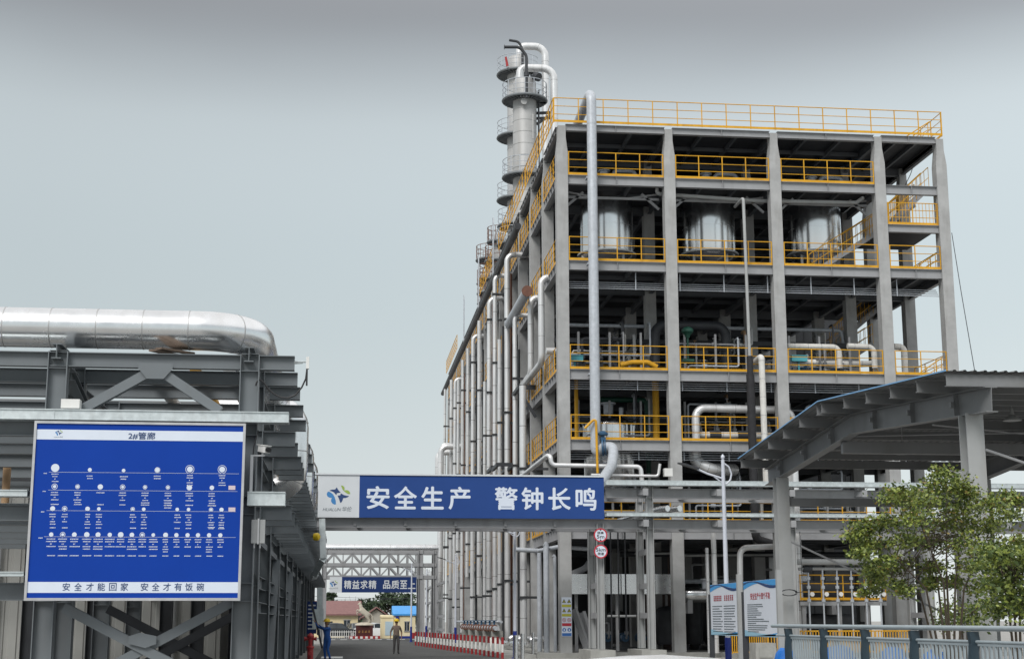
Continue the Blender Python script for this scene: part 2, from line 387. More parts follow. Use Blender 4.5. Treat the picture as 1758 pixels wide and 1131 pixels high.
# roof side rim on the right
def railing(p, q, hgt=1.2, step=1.27, r=.024, kick=True, balus=0):
    s = MB(); p, q = V(p), V(q); L_ = (q-p).length; n = max(1, round(L_/step))
    for k in (1, 2/3, 1/3): s.tube([p+Z3*hgt*k, q+Z3*hgt*k], r if k == 1 else r*.75, 6)
    for k in range(n+1):
        c = p.lerp(q, min(max(k/n, .03/L_), 1-.03/L_)); s.bar(c, c+Z3*hgt, .045, .045, UX)
    if balus:
        nb = int(L_/balus)
        for k in range(nb): c = p.lerp(q, (k+.5)/nb); s.bar(c, c+Z3*hgt, .02, .02, UX)
    if kick: s.bar(p+Z3*.07, q+Z3*.07, .012, .12)
    return s
for l, z in enumerate(ZL[1:], 1):
    for i in range(4):
        if l == 1 and i == 3: continue
        obj('railing', railing((XL[i]+.30, 70.48, z), (XL[i+1]-.30, 70.48, z)), YEL, plant)
    for j in range(len(ROWS)-1):
        obj('railing', railing((10.29, ROWS[j]+.31, z), (10.29, ROWS[j+1]-.31, z), step=.9), YEL, plant)
    obj('far_railing', railing((10.29, 92.6, z), (10.29, 148, z), step=1.4), YEL, plant)
obj('roof_railing', railing((10.1, 70.40, 26.26), (30.45, 70.40, 26.26), 1.28, 1.27), YEL, plant)
obj('roof_railing', railing((10.1, 70.5, 26.26), (10.1, 82, 26.26), 1.28, .9), YEL, plant)
for y0, y1 in ((82.2, 97), (101, 112), (134, 148.3)): obj('roof_railing', railing((10.1, y0, 26.26), (10.1, y1, 26.26), 1.28, 1.4), YEL, plant)
obj('roof_railing', railing((30.45, 70.5, 26.26), (30.45, 81.4, 26.26), 1.28, 1.3), YEL, plant)
s = MB(); s.ibeam((30.3, 71.0, 26.02), (30.3, 81.6, 26.02), .34, .22); obj('side_beam', s, STEEL, plant)
for z in (19.16, 13.71, 10.26):
    s = MB(); s.ibeam((30.33, 71.05, z-.24), (30.33, 75.58, z-.24), .47, .22); obj('side_beam', s, STEEL, plant)
    obj('railing', railing((30.3, 71.1, z), (30.3, 75.5, z)), YEL, plant)
# stair bay
zl = P(1570, 387, Y=70.6).z
s = MB(); s.ibeam((27.28, 70.6, zl-.2), (30.0, 70.6, zl-.2), .4, .24); obj('landing_beam', s, STEEL, plant)
obj('landing', MB().box(27.3, 30.2, 70.9, 75.4, zl-.06, zl), DECK, plant)
obj('landing_railing', railing((27.3, 70.52, zl), (30.0, 70.52, zl), 1.15, 1.3, balus=.17), YEL, plant)
def flight(p, q, wd=1.0):
    s = MB(); p, q = V(p), V(q); a = (q-p); hd = V((a.x, a.y, 0)).normalized(); sd_ = V((-hd.y, hd.x, 0))
    for sg in (-1, 1): s.bar(p+sd_*sg*wd/2, q+sd_*sg*wd/2, .03, .26)
    n = int(abs(a.z)/.2)
    for k in range(1, n): c = p.lerp(q, k/n); s.bar(c-sd_*(wd/2-.03), c+sd_*(wd/2-.03), .26, .03)
    return s
def flight_rail(p, q, wd=1.0):
    s = MB(); p, q = V(p), V(q); a = (q-p); hd = V((a.x, a.y, 0)).normalized(); sd_ = V((-hd.y, hd.x, 0))
    for sg in (-1, 1):
        o = sd_*sg*(wd/2+.05)
        s.tube([p+o+Z3*1.1, q+o+Z3*1.1], .024, 6); s.tube([p+o+Z3*.55, q+o+Z3*.55], .018, 6)
        n = int(a.length/.3)
        for k in range(n+1): c = p.lerp(q, k/n)+o; s.bar(c, c+Z3*1.1, .022, .022, UX)
    return s
for p, q, wd in [((23.7, 73.0, 19.16), (27.3, 73.0, zl), 1.1), ((30.1, 74.2, 23.5), (27.4, 74.2, zl), 1.0), ((27.5, 72.2, zl), (30.1, 72.2, 23.55+.3), .9),
                 ((24.2, 77.5, 13.71), (28.6, 77.5, 16.5), 1.1), ((30.0, 79.0, 19.16), (26.8, 79, 16.5), 1.0), ((27.4, 72.6, 13.71), (29.9, 74.6, 10.26), .9)]:
    obj('stair_flight', flight(p, q, wd), STEEL, plant); obj('stair_railing', flight_rail(p, q, wd), YEL, plant)
s = MB()   # hip post and sloping rails at the right-hand edges of the floors
for z in (26.26, 19.16, 13.71):
    s.tube([(28.6, 71.4, z+.05), (30.2, 71.4, z+1.1)], .03, 6); s.tube([(29.0, 71.4, z+.0), (30.2, 71.4, z+.7)], .02, 6)
    for k in range(4): s.bar((28.9+k*.4, 71.4, z), (28.9+k*.4, 71.4, z+.25+k*.26), .03, .03, UX)
obj('stairhead_rail', s, YEL, plant)
# knee braces below the vessel floor
s = MB()
for i in range(3):
    xc = (XL[i]+XL[i+1])/2
    for sg in (-1, 1):
        s.bar((xc+sg*2.4, 71.6, 22.2), (xc+sg*1.5, 71.6, 23.0), .1, .12); s.bar((xc+sg*2.4, 71.6, 23.0), (xc+sg*.9, 71.6, 22.75), .08, .08)
    s.bar((xc-2.4, 71.6, 22.72), (xc+2.4, 71.6, 22.72), .1, .12)
obj('knee_brace', s, STEEL, plant)
# horizontal tie beams deeper inside
s = MB()
for y, z in ((75.6, 16.1), (81.0, 16.3), (75.6, 11.9), (75.6, 3.2), (81, 8.0), (81, 21.4)):
    s.bar((10.8, y, z), (26.7, y, z), .18, .24)
obj('tie_beam', s, CHAR, plant)
#@@VESSELS
# ------------------------------------------------------------------ vessels in the plant
GV = 'three polished vessels on the third tier'
for k, (cx_, lab) in enumerate([((1041), 'polished steel vessel behind the tall grey vent pipe, nearest the corner column'), (1216, 'middle polished steel vessel of the three, between the other two'), (1398, 'polished steel vessel nearest the yellow stair, right of the other two')]):
    cY = 74.2; cxw = P(cx_, 380, Y=cY).x; zb = P(cx_, 426, Y=72.8).z; zt = 23.9
    t = thing('process_vessel', lab, 'tank', (cxw, cY, 19.16), GV)
    s = MB(); r = 1.38
    s.lathe([(.25, zb-1.0), (.5, zb-.9), (1.0, zb-.45), (r*.97, zb-.12), (r, zb), (r, zt), (r*.92, zt+.35), (r*.6, zt+.62), (.2, zt+.7)], (cxw, cY, 0), 40)
    sh = obj('shell', s, STAIN, t)
    for z in (zb+.02, (zb+zt)/2-.35, zt-.2): obj('seam_band', MB().lathe([(r+.012, z), (r+.012, z+.035)], (cxw, cY, 0), 40), ALU, t)
    s = MB(); s.lathe([(r+.03, zb-.1), (r+.16, zb-.1), (r+.16, zb-.02), (r+.03, zb-.02)], (cxw, cY, 0), 40)
    for a in range(4):
        an = a*math.pi/2+.6; s.bar((cxw+math.cos(an)*1.2, cY+math.sin(an)*1.2, 19.15), (cxw+math.cos(an)*1.2, cY+math.sin(an)*1.2, zb-.1), .12, .12, UX)
    obj('support_ring', s, LSTEEL, t)
    s = MB(); s.cyl((cxw-.1, cY-.1, zt+.6), (cxw-.1, cY-.1, zt+1.0), .22); s.cyl((cxw-.1, cY-.1, zt+1.0), (cxw-.1, cY-.1, zt+1.06), .32)
    s.tube([(cxw+.4, cY, zt+.5), (cxw+.4, cY, zt+1.1), (cxw+1.6, cY, zt+1.1), (cxw+1.6, cY, 23.6)], .11, 10, .25)
    obj('top_nozzle', s, GPIPE, t)
    s = MB()
    for q in range(9): xx = cxw-.7+q*.2; s.cyl((xx, 72.2, 19.17), (xx, 72.2, 19.3+.12*random.random()), .06, n=6)
    obj('flange_fitting', s, WPIPE, t)
cxw, cY = P(1045, 740, Y=74).x, 74.0
t = thing('process_vessel', 'low polished vessel with a ribbed domed top behind the large blue valve', 'tank', (cxw, cY, 8.2))
s = MB(); r = 1.28
s.lathe([(.3, 7.6), (1.0, 7.9), (r, 8.4), (r, 11.3), (r*.97, 11.5), (r*.75, 11.8), (.4, 12.0), (.3, 12.0)], (cxw, cY, 0), 32); obj('shell', s, STAIN, t)
s = MB()
for a in range(20):
    an = a*math.pi/10; s.bar((cxw+math.cos(an)*1.3, cY+math.sin(an)*1.3, 10.3), (cxw+math.cos(an)*1.3, cY+math.sin(an)*1.3, 11.4), .03, .05, V((math.cos(an), math.sin(an), 0)))
obj('rib', s, ALU, t)
s = MB(); s.cyl((cxw, cY, 12), (cxw, cY, 12.5), .25); s.cyl((cxw, cY, 12.5), (cxw, cY, 12.58), .38); s.cyl((cxw+.6, cY-.3, 11.7), (cxw+.6, cY-.3, 12.3), .12); obj('top_nozzle', s, GPIPE, t)
# clutter inside: dark drums added to block the sky behind, exchangers, pump skids
def drum(p, q, r, M, name, label, cat='drum', grp=None):
    p, q = V(p), V(q); a = (q-p).normalized(); t = thing(name, label, cat, (min(p.x, q.x), p.y, p.z-r-.5), grp)
    s = MB(); Ln = (q-p).length
    s.lathe([(.1, -.3*r), (r*.6, -.24*r), (r*.93, -.08*r), (r, 0), (r, Ln), (r*.93, Ln+.08*r), (r*.6, Ln+.24*r), (.1, Ln+.3*r)], p, 24, a); obj('shell', s, M, t)
    s = MB()
    for k in (.2, .8): c = p.lerp(q, k); s.box(c.x-.12, c.x+.12, c.y-r*.8, c.y+r*.8, c.z-r-.5, c.z-r*.55)
    obj('saddle', s, STEEL, t)
    s = MB(); c = p.lerp(q, .5); s.cyl(c+Z3*r*.95, c+Z3*(r+.35), .16); s.cyl(c+Z3*(r+.35), c+Z3*(r+.42), .25); obj('nozzle', s, GPIPE, t)
    return t
drum((12, 84, 15.2), (20, 84, 15.2), 1.0, CHAR, 'horizontal_drum', 'long charcoal sky-blocking drum added deep on the fourth tier behind the corner column bay')
drum((21, 84.5, 15.2), (26, 84.5, 15.2), .95, CHAR, 'horizontal_drum', 'shorter charcoal sky-blocking drum added deep on the fourth tier towards the right columns')
drum((11.8, 85, 21), (25.8, 85, 21), 1.1, CHAR, 'horizontal_drum', 'very long charcoal sky-blocking drum added deep behind the three polished vessels')
drum((17, 78, 7.4), (24, 78, 7.4), .85, CHAR, 'horizontal_drum', 'charcoal sky-blocking drum added behind the lowest long yellow railing')
drum((11.6, 86, 12.2), (25.5, 86, 12.2), 1.1, DARK, 'horizontal_drum', 'black sky-blocking drum added behind the silver hooped pipe')
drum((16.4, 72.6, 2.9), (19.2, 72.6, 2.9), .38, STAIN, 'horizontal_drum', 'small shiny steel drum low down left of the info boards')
drum((11.6, 80, 7.4), (15.2, 80, 7.4), .9, CHAR, 'horizontal_drum', 'short charcoal sky-blocking drum added in the lowest tier nearest the corner column')
def skid(x, y, z, n, label):
    t = thing('pump_skid', label, 'pump', (x, y, z), 'pump skids inside the plant')
    s = MB(); s.box(x, x+n*.9, y, y+1.2, z, z+.15)
    for k in range(n):
        xx = x+.45+k*.9; s.box(xx-.2, xx+.2, y+.2, y+.7, z+.15, z+.45)
    obj('base', s, CHAR, t)
    for k in range(n):
        xx = x+.45+k*.9; s = MB(); s.cyl((xx, y+.1, z+.62), (xx, y+.75, z+.62), .2); s.cyl((xx, y+.75, z+.62), (xx, y+1.1, z+.62), .26); obj('motor', s, [DBLUE, CHAR, GREENP, CHAR][n % 4], t)
        zt_ = z+1.0+.35*((k*7) % 3); s = MB(); s.tube([(xx, y, z+.62), (xx, y-.2, z+.62), (xx, y-.2, zt_), (xx, y+.8, zt_)], .05, 8, .12); s.cyl((xx-.0, y-.2, z+.8), (xx, y-.2, z+.95), .11, n=8); obj('pump_pipe', s, [STEEL, CHAR][n % 2], t)
skid(11.3, 72.3, 13.72, 3, 'row of three dark pumps with turquoise box on the fourth tier by the corner column')
skid(17.2, 76, 13.72, 6, 'row of six pumps on the fourth tier behind the second bay railing')
skid(22.2, 73, 13.72, 4, 'row of four pumps on the fourth tier under the white pipes')
skid(17.4, 73.2, 10.27, 6, 'row of six pumps on the fifth tier behind the silver hooped pipe')
skid(22.2, 73.5, .2, 5, 'row of five pumps at the ground behind the yellow low platform')
skid(12.0, 75.0, .2, 4, 'row of four pumps at the ground behind the height limit post')
skid(17.0, 77.0, .2, 5, 'row of five pumps at the ground behind the tall white lamp post')
# turquoise boxes
for (px_, py_, lab) in ((987, 617, 'turquoise switch box on the fourth tier beside the concrete corner column'), (1372, 617, 'turquoise switch box on the fourth tier right of the third front column')):
    c = P(px_, py_, Y=71.6); s = MB(); s.box(c.x-.4, c.x+.4, 71.5, 71.8, c.z-.1, c.z+.18); s.box(c.x-.42, c.x+.42, 71.47, 71.83, c.z+.18, c.z+.21); s.bar((c.x, 71.7, 13.72), (c.x, 71.7, c.z-.1), .08, .08, UX)
    obj('switch_box', s, TURQ, None, lab, 'box')
# ------------------------------------------------------------------ pipes on the plant
def pipe(name, label, path, r, M, cat='pipe', group=None, fil=None, bands=0, n=12, extra=None, **k):
    s = MB(); s.tube(path, r, n, r*2.2 if fil is None else fil, bands=bands, **k)
    if extra: extra(s)
    return obj(name, s, M if isinstance(M, list) else [M], None, label, cat, group)
def Q(px_, py_, Y): return P(px_, py_, Y=Y)
# big galvanised vent
a = Q(1015, 160, 69.9); xg = Q(1018, 400, 69.9).x; zb_ = Q(1030, 770, 69.9).z
def vent_extra(s):
    s.mi = 0
    for z in (23.3, 18.9, 13.4):
        s.box(xg-.28, xg+.28, 69.95, 70.46, z-.04, z+.04)
t = thing('vent_pipe', 'tall thick galvanised pipe bending over the roof edge and running down the front', 'pipe', (xg, 69.9, 9))
s = MB(); zt_ = Q(1015, 152, 69.9).z
s.tube([(xg-.1, 76.0, 26.3), (xg-.05, 75.6, zt_-.55), (xg, 69.9, zt_-.12), (xg, 69.9, zb_)], .245, 16, .6, bands=5.5)
vent_extra(s); obj('pipe', s, GPIPE, t)
s = MB(); s.cyl((xg+.12, 69.9, zb_), (xg+.12, 69.9, zb_+.05), .4, n=20)
cv = Q(1035, 766, 69.7)
s = MB(); e0 = Q(1040, 768, 69.6)
s.tube([(xg, 69.9, zb_+.1), (xg+.02, 69.9, e0.z-.2), (xg+.3, 69.7, e0.z), (xg+.75, 69.4, e0.z+.05), Q(1053, 780, 69.0), Q(1050, 800, 68.2), Q(1038, 818, 67.0), Q(1030, 830, 66.4)], .24, 16, .5); obj('bend', s, GPIPE, t)
s = MB(); c = V((xg+.32, 69.7, e0.z)); d_ = V((.9, -.2, 0.05)).normalized(); s.cyl(c-d_*.05, c+d_*.05, .40, n=24); s.cyl(c+d_*.09, c+d_*.15, .38, n=24); obj('flange', s, DBLUE, t)
s = MB(); s.cyl(c+Z3*.3, c+Z3*.6, .09, n=10); s.lathe([(.24, .6), (.26, .68), (.2, .74), (.1, .8)], c, 16); s.box(c.x-.12, c.x+.12, c.y-.12, c.y+.12, c.z+.36, c.z+.5); obj('valve_actuator', s, MATS['dark blue valve paint'], t)
# yellow handrail drop by the valve
pipe('yellow_pipe', 'yellow square hooked post pipe beside the blue valve on the thick vent', [Q(1004, 735, 69.6), Q(1023, 716, 69.5), Q(1026, 812, 69.5)], .06, YEL, n=8, fil=.1)
# thin vent and black, white risers at second bay
xa = Q(1276, 340, 69.9)
t = thing('riser_pipe', 'thin pale vent pipe turning black below on the second bay front', 'pipe', (Q(1285, 600, 69.9).x, 69.9, 6))
s = MB(); x2 = Q(1287, 612, 69.9); s.tube([(xa.x, 71.5, xa.z), (xa.x, 69.9, xa.z), (x2.x-.0, 69.9, x2.z)], .08, 10, .2); obj('upper_pipe', s, LSTEEL, t)
s = MB(); s.tube([(x2.x, 69.9, x2.z+.02), (x2.x, 69.9, x2.z-.9)], .15, 12); s.tube([(x2.x, 69.9, x2.z-.9), (x2.x, 69.9, Q(1300, 925, 69.9).z), (x2.x+1, 70.3, Q(1300, 933, 69.9).z)], .2, 12, .35, bands=1.2); obj('black_lagging', s, BLKP, t)
x3 = Q(1308, 615, 69.8)
pipe('riser_pipe', 'white lagged riser pipe standing just right of the black pipe', [(x3.x-.15, 71.0, x3.z-.1), (x3.x-.02, 69.8, x3.z+.1), (x3.x, 69.8, Q(1312, 836, 69.8).z)], .155, WPIPE, bands=.9, fil=.15)
# silver hooped pipe on fifth tier
z1 = Q(1190, 700, 71.4).z
pipe('hooped_pipe', 'shiny silver hooped pipe rising behind the fifth tier railing', [(Q(1195, 752, 71.4).x, 71.4, 10.3), (Q(1195, 752, 71.4).x, 71.4, z1), (Q(1358, 706, 71.4).x, 71.4, z1-.05), (Q(1362, 706, 71.4).x, 71.4, 10.3)], .20, ALUM, bands=1.0, fil=.5)
pipe('lagged_pipe', 'white lagged pipe with black valves lying along the fifth tier floor', [(Q(1200, 740, 71.8).x, 71.8, 10.72), (Q(1340, 745, 71.8).x, 71.8, 10.72)], .17, WPIPE, bands=.8,
     extra=None)
for pxv in (1228, 1276):
    c = Q(pxv, 744, 71.7); s = MB(); s.cyl((c.x-.28, 71.8, 10.72), (c.x+.28, 71.8, 10.72), .24, n=14); s.cyl((c.x, 71.8, 10.9), (c.x, 71.8, 11.3), .05); s.cyl((c.x, 71.8, 11.3), (c.x, 71.8, 11.34), .2)
    obj('valve', s, CHAR, None, 'black valve on the lagged fifth tier pipe, '+('left one' if pxv == 1228 else 'right one by the black riser'), 'valve')
pipe('elbow_pipe', 'stubby silver elbow pipe below the fifth tier by the lamp head', [Q(1193, 772, 71.5), Q(1193, 792, 71.5), Q(1222, 806, 71.2), Q(1260, 806, 72.5)], .30, ALUM, fil=.5, bands=.35)
pipe('yellow_pipe', 'thick yellow upright pipe on the fifth tier left of the second column', [(Q(1127, 750, 73).x, 73, 10.2), (Q(1127, 750, 73).x, 73, 13.6)], .17, YEL)
pipe('yellow_pipe', 'thin yellow upright pipe on the fifth tier beside the corner column', [(Q(990, 750, 73).x, 73, 10.2), (Q(990, 750, 73).x, 73, 13.6)], .1, YEL)
pipe('green_pipe', 'dark green bent pipe behind the low domed vessel', [(Q(1030, 680, 75).x, 75, 12.9), (Q(1110, 680, 75).x, 75, 12.9), (Q(1112, 680, 75).x, 75, 6.5)], .13, GREENP)
pipe('green_pipe', 'dark green pipe running along near the ground behind the info boards', [(Q(1180, 1000, 76).x, 76, 3.4), (Q(1345, 1000, 76).x, 76, 3.4)], .2, GREENP)
pipe('black_pipe', 'thick black arched pipe on the fourth tier either side of the second column', [(Q(1124, 640, 74).x, 74, 13.8), (Q(1124, 560, 74).x, 74, Q(1124, 558, 74).z), (Q(1246, 560, 74).x, 74, Q(1246, 560, 74).z), (Q(1246, 640, 74).x, 74, 13.8)], .26, CHAR, bands=2)
pipe('yellow_pipe', 'fat yellow pipe lying on the fourth tier floor behind the vent', [Q(1065, 627, 72.2), Q(1085, 622, 72.2), Q(1112, 622, 72.2), Q(1128, 630, 72.2)], .13, YEL)
s = MB(); c = Q(1180, 566, 72); s.lathe([(.1, -.42), (.16, -.25), (.3, -.12), (.3, .02), (.16, .12), (.05, .14)], c, 16); s.cyl(c-Z3*1.5, c-Z3*.4, .05); s.cyl(c-Z3*1.6-UX*.3, c-Z3*1.6+UX*.3, .12)
obj('control_valve', s, GREENP, None, 'mushroom headed dark green control valve just right of the second column', 'valve')
for k, (x0, x1, y) in enumerate([(1352, 1440, 594), (1455, 1500, 594), (1360, 1400, 622)]):
    pipe('lagged_pipe', ['white lagged pipe above the fourth tier railing right of the third column', 'short white lagged pipe reaching the fourth front column on the fourth tier', 'short white lagged pipe lying low beside the turquoise box'][k],
         [Q(x0, y, 72), Q(x1, y+2, 72), Q(x1+2, y+38, 72)] if k < 2 else [Q(x0, y, 72), Q(x1, y, 72)], .15, WPIPE, bands=.7)
pipe('lagged_pipe', 'white lagged bent pipe right of the fourth front column', [Q(1535, 595, 73), Q(1552, 596, 73), Q(1554, 640, 73)], .17, WPIPE, bands=.6)
pipe('lagged_pipe', 'long white lagged pipe low along the fourth tier in the third bay', [Q(1400, 624, 73), Q(1470, 625, 73), Q(1500, 624, 73)], .16, WPIPE, bands=.7)
pipe('grey_pipe', 'grey pipe hung under the second tier across the middle bays', [Q(1128, 323, 71.3), Q(1128, 333, 71.3), Q(1300, 345, 71.3), Q(1470, 348, 71.3), Q(1482, 340, 71.3)], .1, LSTEEL)
for k, (y, z0) in enumerate([(70.95, P(1040, 489, Y=71).z), (70.95, P(1040, 661, Y=71).z), (70.95, P(1040, 781, Y=71).z)]):
    nm = ['fourth', 'fifth', 'lowest'][k]
    t = thing('sprinkler_pipes', 'set of thin pale pipes hung above the %s tier across all bays' % nm, 'pipes', (10.8, y, z0))
    s = MB()
    for q in range(4): obj('pipe', MB().tube([(10.9, y+q*.12, z0+q*.13-.2), (30 if k < 2 else 26.7, y+q*.12, z0+q*.13-.2)], .02, 6), GPIPE, t)
    for xx in range(8): obj('hanger', MB().bar((12+xx*2.25, y-.06, z0-.25), (12+xx*2.25, y-.06, z0+.62), .045, .045, UX), GPIPE, t)
for k, (y, z, r, x0, x1) in enumerate([(76, 17.0, .1, 11, 26.5), (77, 16.2, .12, 16.5, 26.5), (78, 12.4, .14, 11, 26.5), (78, 21.6, .15, 11, 26), (74, 3.6, .12, 11, 20), (75, 5.0, .14, 14, 27)]):
    pipe('grey_pipe', 'long grey pipe running across inside the plant, '+['high in the fourth tier', 'just under another in the fourth tier', 'in the fifth tier shade', 'behind the polished vessels', 'near the ground by the clad duct', 'under the lowest floor'][k],
         [(x0, y, z), (x1, y, z), (x1+.2, y, z-1.5)], r, [GPIPE, CHAR][k % 2])
# small pipes just above the banner
z1 = Q(1000, 800, 69.5).z
pipe('lagged_pipe', 'white lagged pipe stepping around the corner column above the blue banner', [Q(885, 826, 74), Q(940, 782, 70.1), Q(945, 783, 69.9), Q(947, 798, 69.9), Q(1100, 801, 69.4), Q(1102, 826, 69.4)], .11, ALUM, fil=.22)
pipe('lagged_pipe', 'thin white pipe upturned beside the small white box above the banner', [Q(1015, 815, 69), Q(1130, 817, 69), Q(1133, 796, 69)], .07, ALUM)
c = Q(1147, 811, 69.2); obj('junction_box', MB().box(c.x-.2, c.x+.2, 69.1, 69.4, c.z-.18, c.z+.2), WPAINT, None, 'small white box beside the second column above the galvanised tray', 'box')
# clad duct at ground level
z0, z1 = Q(1060, 1019, 72.5).z, Q(1060, 985, 72.5).z
t = thing('clad_duct', 'wide rippled aluminium clad duct behind the height limit post', 'duct', (11, 72.5, z0))
for k, (x0, x1) in enumerate([(981, 1009), (1010, 1066), (1067, 1124), (1125, 1153)]):
    obj('duct_section', MB().box(Q(x0, 1000, 72.4).x, Q(x1, 1000, 72.4).x-.02, 72.4, 74, z0, z1), ALU, t)
for x0 in (990, 1060, 1120): xx = Q(x0, 1000, 73).x; obj('leg', MB().bar((xx, 73.2, .2), (xx, 73.2, z0), .14, .14, UX), STEEL, t)
# valve manifold and low platform between canopy columns
t = thing('low_platform', 'low steel platform with yellow railing behind the tree and canopy', 'platform', (19.5, 67.5, .2))
xA, xB = Q(1372, 1000, 67.5).x, Q(1520, 1000, 67.5).x; zp = Q(1450, 1030, 67.5).z
obj('deck', MB().box(xA, xB, 67.5, 69.2, zp-.05, zp), DECK, t)
s = MB(); s.bar((xA, 67.5, zp-.14), (xB, 67.5, zp-.14), .1, .18); obj('edge_beam', s, STEEL, t)
for x_ in (xA+.2, xA+1.9, xB-.9): obj('leg', MB().box(x_-.09, x_+.09, 67.55, 67.73, .2, zp-.06), STEEL, t)
obj('railing', railing((xA, 67.45, zp), (xB, 67.45, zp), 1.15, 1.05, .03), YEL, t)
t = thing('valve_manifold', 'row of thin valved pipes with round gauges in front of the low yellow railing', 'pipes', (xA, 67.2, .2))
zh = Q(1400, 976, 67.2).z
s = MB(); s.tube([(xA-.1, 67.2, zh), (xB-.5, 67.2, zh)], .07, 8); obj('header', s, LSTEEL, t)
for k in range(6):
    xx = xA+.35+k*.68; s = MB(); s.tube([(xx, 67.2, zh), (xx, 67.2, .5), (xx+.05, 68, .35)], .04, 6, .1)
    for z in (zh-.5, zh-.9, zh-1.5): s.cyl((xx, 67.2, z), (xx, 67.2, z+.14), .09, n=8)
    obj('dropper', s, GPIPE, t)
    g_ = MB(); g_.cyl((xx+.12, 67.05, zh-1.15), (xx+.12, 67.13, zh-1.15), .1, n=14); obj('gauge', g_, WPAINT, t)
for px_ in (1386, 1492):
    c = Q(px_, 976, 67.2); s = MB(); s.cyl((c.x-.2, 67.2, zh), (c.x+.2, 67.2, zh), .17, n=12); s.cyl((c.x, 67.2, zh+.1), (c.x, 67.2, zh+.35), .1, n=8); obj('valve_body', s, CHAR, t)
pipe('grey_pipe', 'thick pale grey pipe above the low yellow platform behind the tree', [Q(1368, 964, 67), Q(1560, 965, 67)], .14, LSTEEL)
pipe('silver_pipe', 'thin silver hooped pipe behind the lamp post and info boards', [Q(1272, 1118, 68.4), Q(1270, 940, 68.4), Q(1345, 937, 68.4)], .14, ALUM, fil=.4)
for px_, w_, y0, lab in ((1227, 9, 905, 'upright silver pipe below the lower tray, right of the second column'), (1215, 6, 940, 'slim upright silver pipe just left of the thicker silver pipe'), (1372, 12, 800, 'upright white lagged pipe right of the light canopy side post')):
    xx = Q(px_, 1000, 68.6).x; pipe('upright_pipe', lab, [(xx, 68.6, .2), (xx, 68.6, Q(px_, y0, 68.6).z)], w_/2*68.6/FPX, ALUM, bands=1.3)
# steel offcuts leaning
s = MB(); s.ibeam(Q(1010, 1118, 71), Q(985, 1045, 71.5), .3, .2); s.ibeam(Q(1020, 1118, 71.2), Q(1000, 1050, 71.8), .25, .2)
obj('leaning_beam', s, STEEL, None, 'grey steel beams leaning behind the stickered corner column', 'beam')
# warning stickers on the corner column
fy = 70.43-.004
t = thing('warning_notice', 'strip of warning stickers with triangles and bans on the concrete corner column', 'notice', (10.5, fy, 2))
x0, x1 = Q(964, 1050, fy).x, Q(981.5, 1050, fy).x; yz = lambda y: Q(973, y, fy).z
obj('board', MB().box(x0, x1, fy-.004, fy, yz(1091.5), yz(1024.5)), WHITE, t)
s = MB(); f2 = fy-.006; wd = x1-x0
for (ya, yb, mi) in ((1037, 1041.5, 1), (1053, 1057.5, 1), (1069, 1074, 2), (1086, 1091, 3)):
    s.mi = mi; s.flat([(0, 0), (1, 0), (1, 1), (0, 1)], (x0+.02, f2, yz(yb)), UX*(wd-.04), Z3*(yz(ya)-yz(yb)))
for ya in (1034, 1050):
    for q in (.25, .75):
        s.mi = 0; s.flat([(-.42, 0), (.42, 0), (0, 1)], (x0+wd*q, f2, yz(ya)), UX*wd*.45, Z3*(yz(ya-6.5)-yz(ya)))
        s.mi = 1; s.flat([(-.26, .12), (.26, .12), (0, .72)], (x0+wd*q, f2-.001, yz(ya)), UX*wd*.45, Z3*(yz(ya-6.5)-yz(ya)))
        s.mi = 0; s.flat([(-.06, .2), (.06, .2), (.06, .5), (-.06, .5)], (x0+wd*q, f2-.002, yz(ya)), UX*wd*.45, Z3*(yz(ya-6.5)-yz(ya)))
for q in (.25, .75):
    s.mi = 2; c = V((x0+wd*q, f2, yz(1063.5))); s.disc(c, UX, Z3, .09, 18, .07); s.bar(c+V((-.06, 0, .06)), c+V((.06, 0, -.06)), .001, .018)
    s.mi = 0; s.bar(c+V((-.04, .0005, -.03)), c+V((.03, .0005, .03)), .001, .015)
    s.mi = 3; c = V((x0+wd*q, f2, yz(1080.5))); s.disc(c, UX, Z3, .09, 18)
    s.mi = 4; s.disc(c+V((0, -.001, .02)), UX, Z3, .03, 10); s.flat([(-.04, -.06), (.04, -.06), (.02, .0), (-.02, 0)], c-UY*.001, UX, Z3)
obj('symbols', s, [BLACK, PYEL, PRED, PBLUE, WHITE], t)
#@@RISERS
# ------------------------------------------------------------------ risers up the long left face
RX = 9.45
def riser(pxc, wpx, ytop, ybot, M, elbow, label, ymid=850, dx=0, bands=2.4, extra=None):
    X = RX+dx; mid = P(pxc, ymid, X=X); Y = mid.y
    z0, z1 = P(pxc, ybot, Y=Y).z, P(pxc, ytop, Y=Y).z; z0 = max(z0, .25); r = wpx/2*Y/FPX
    t = thing('riser_pipe', label, 'pipe', (X, Y, z0), 'riser pipes up the long side of the plant')
    path = [(X, Y, z0), (X, Y, z1)]
    if elbow == 'in': path += [(X+2.4, Y, z1)]
    if elbow == 'out': path += [(X-.0, Y-1.6, z1)]
    s = MB(); s.tube(path, r, 12, r*2.6, bands=bands, bandr=1.025, bandw=.05); obj('lagging', s, M, t)
    zc = z0+1.5+random.random()*2
    while zc < z1-.5:
        s = MB(); s.box(X-r*1.15, X+r*1.15, Y-r*1.25, Y+r*1.25, zc-.06, zc+.06); s.bar((X, Y, zc), (10.3, Y, zc), .12, .12); zc += 4.2+random.random()*2.5; obj('clamp', s, DARK, t)
    return X, Y, z0, z1
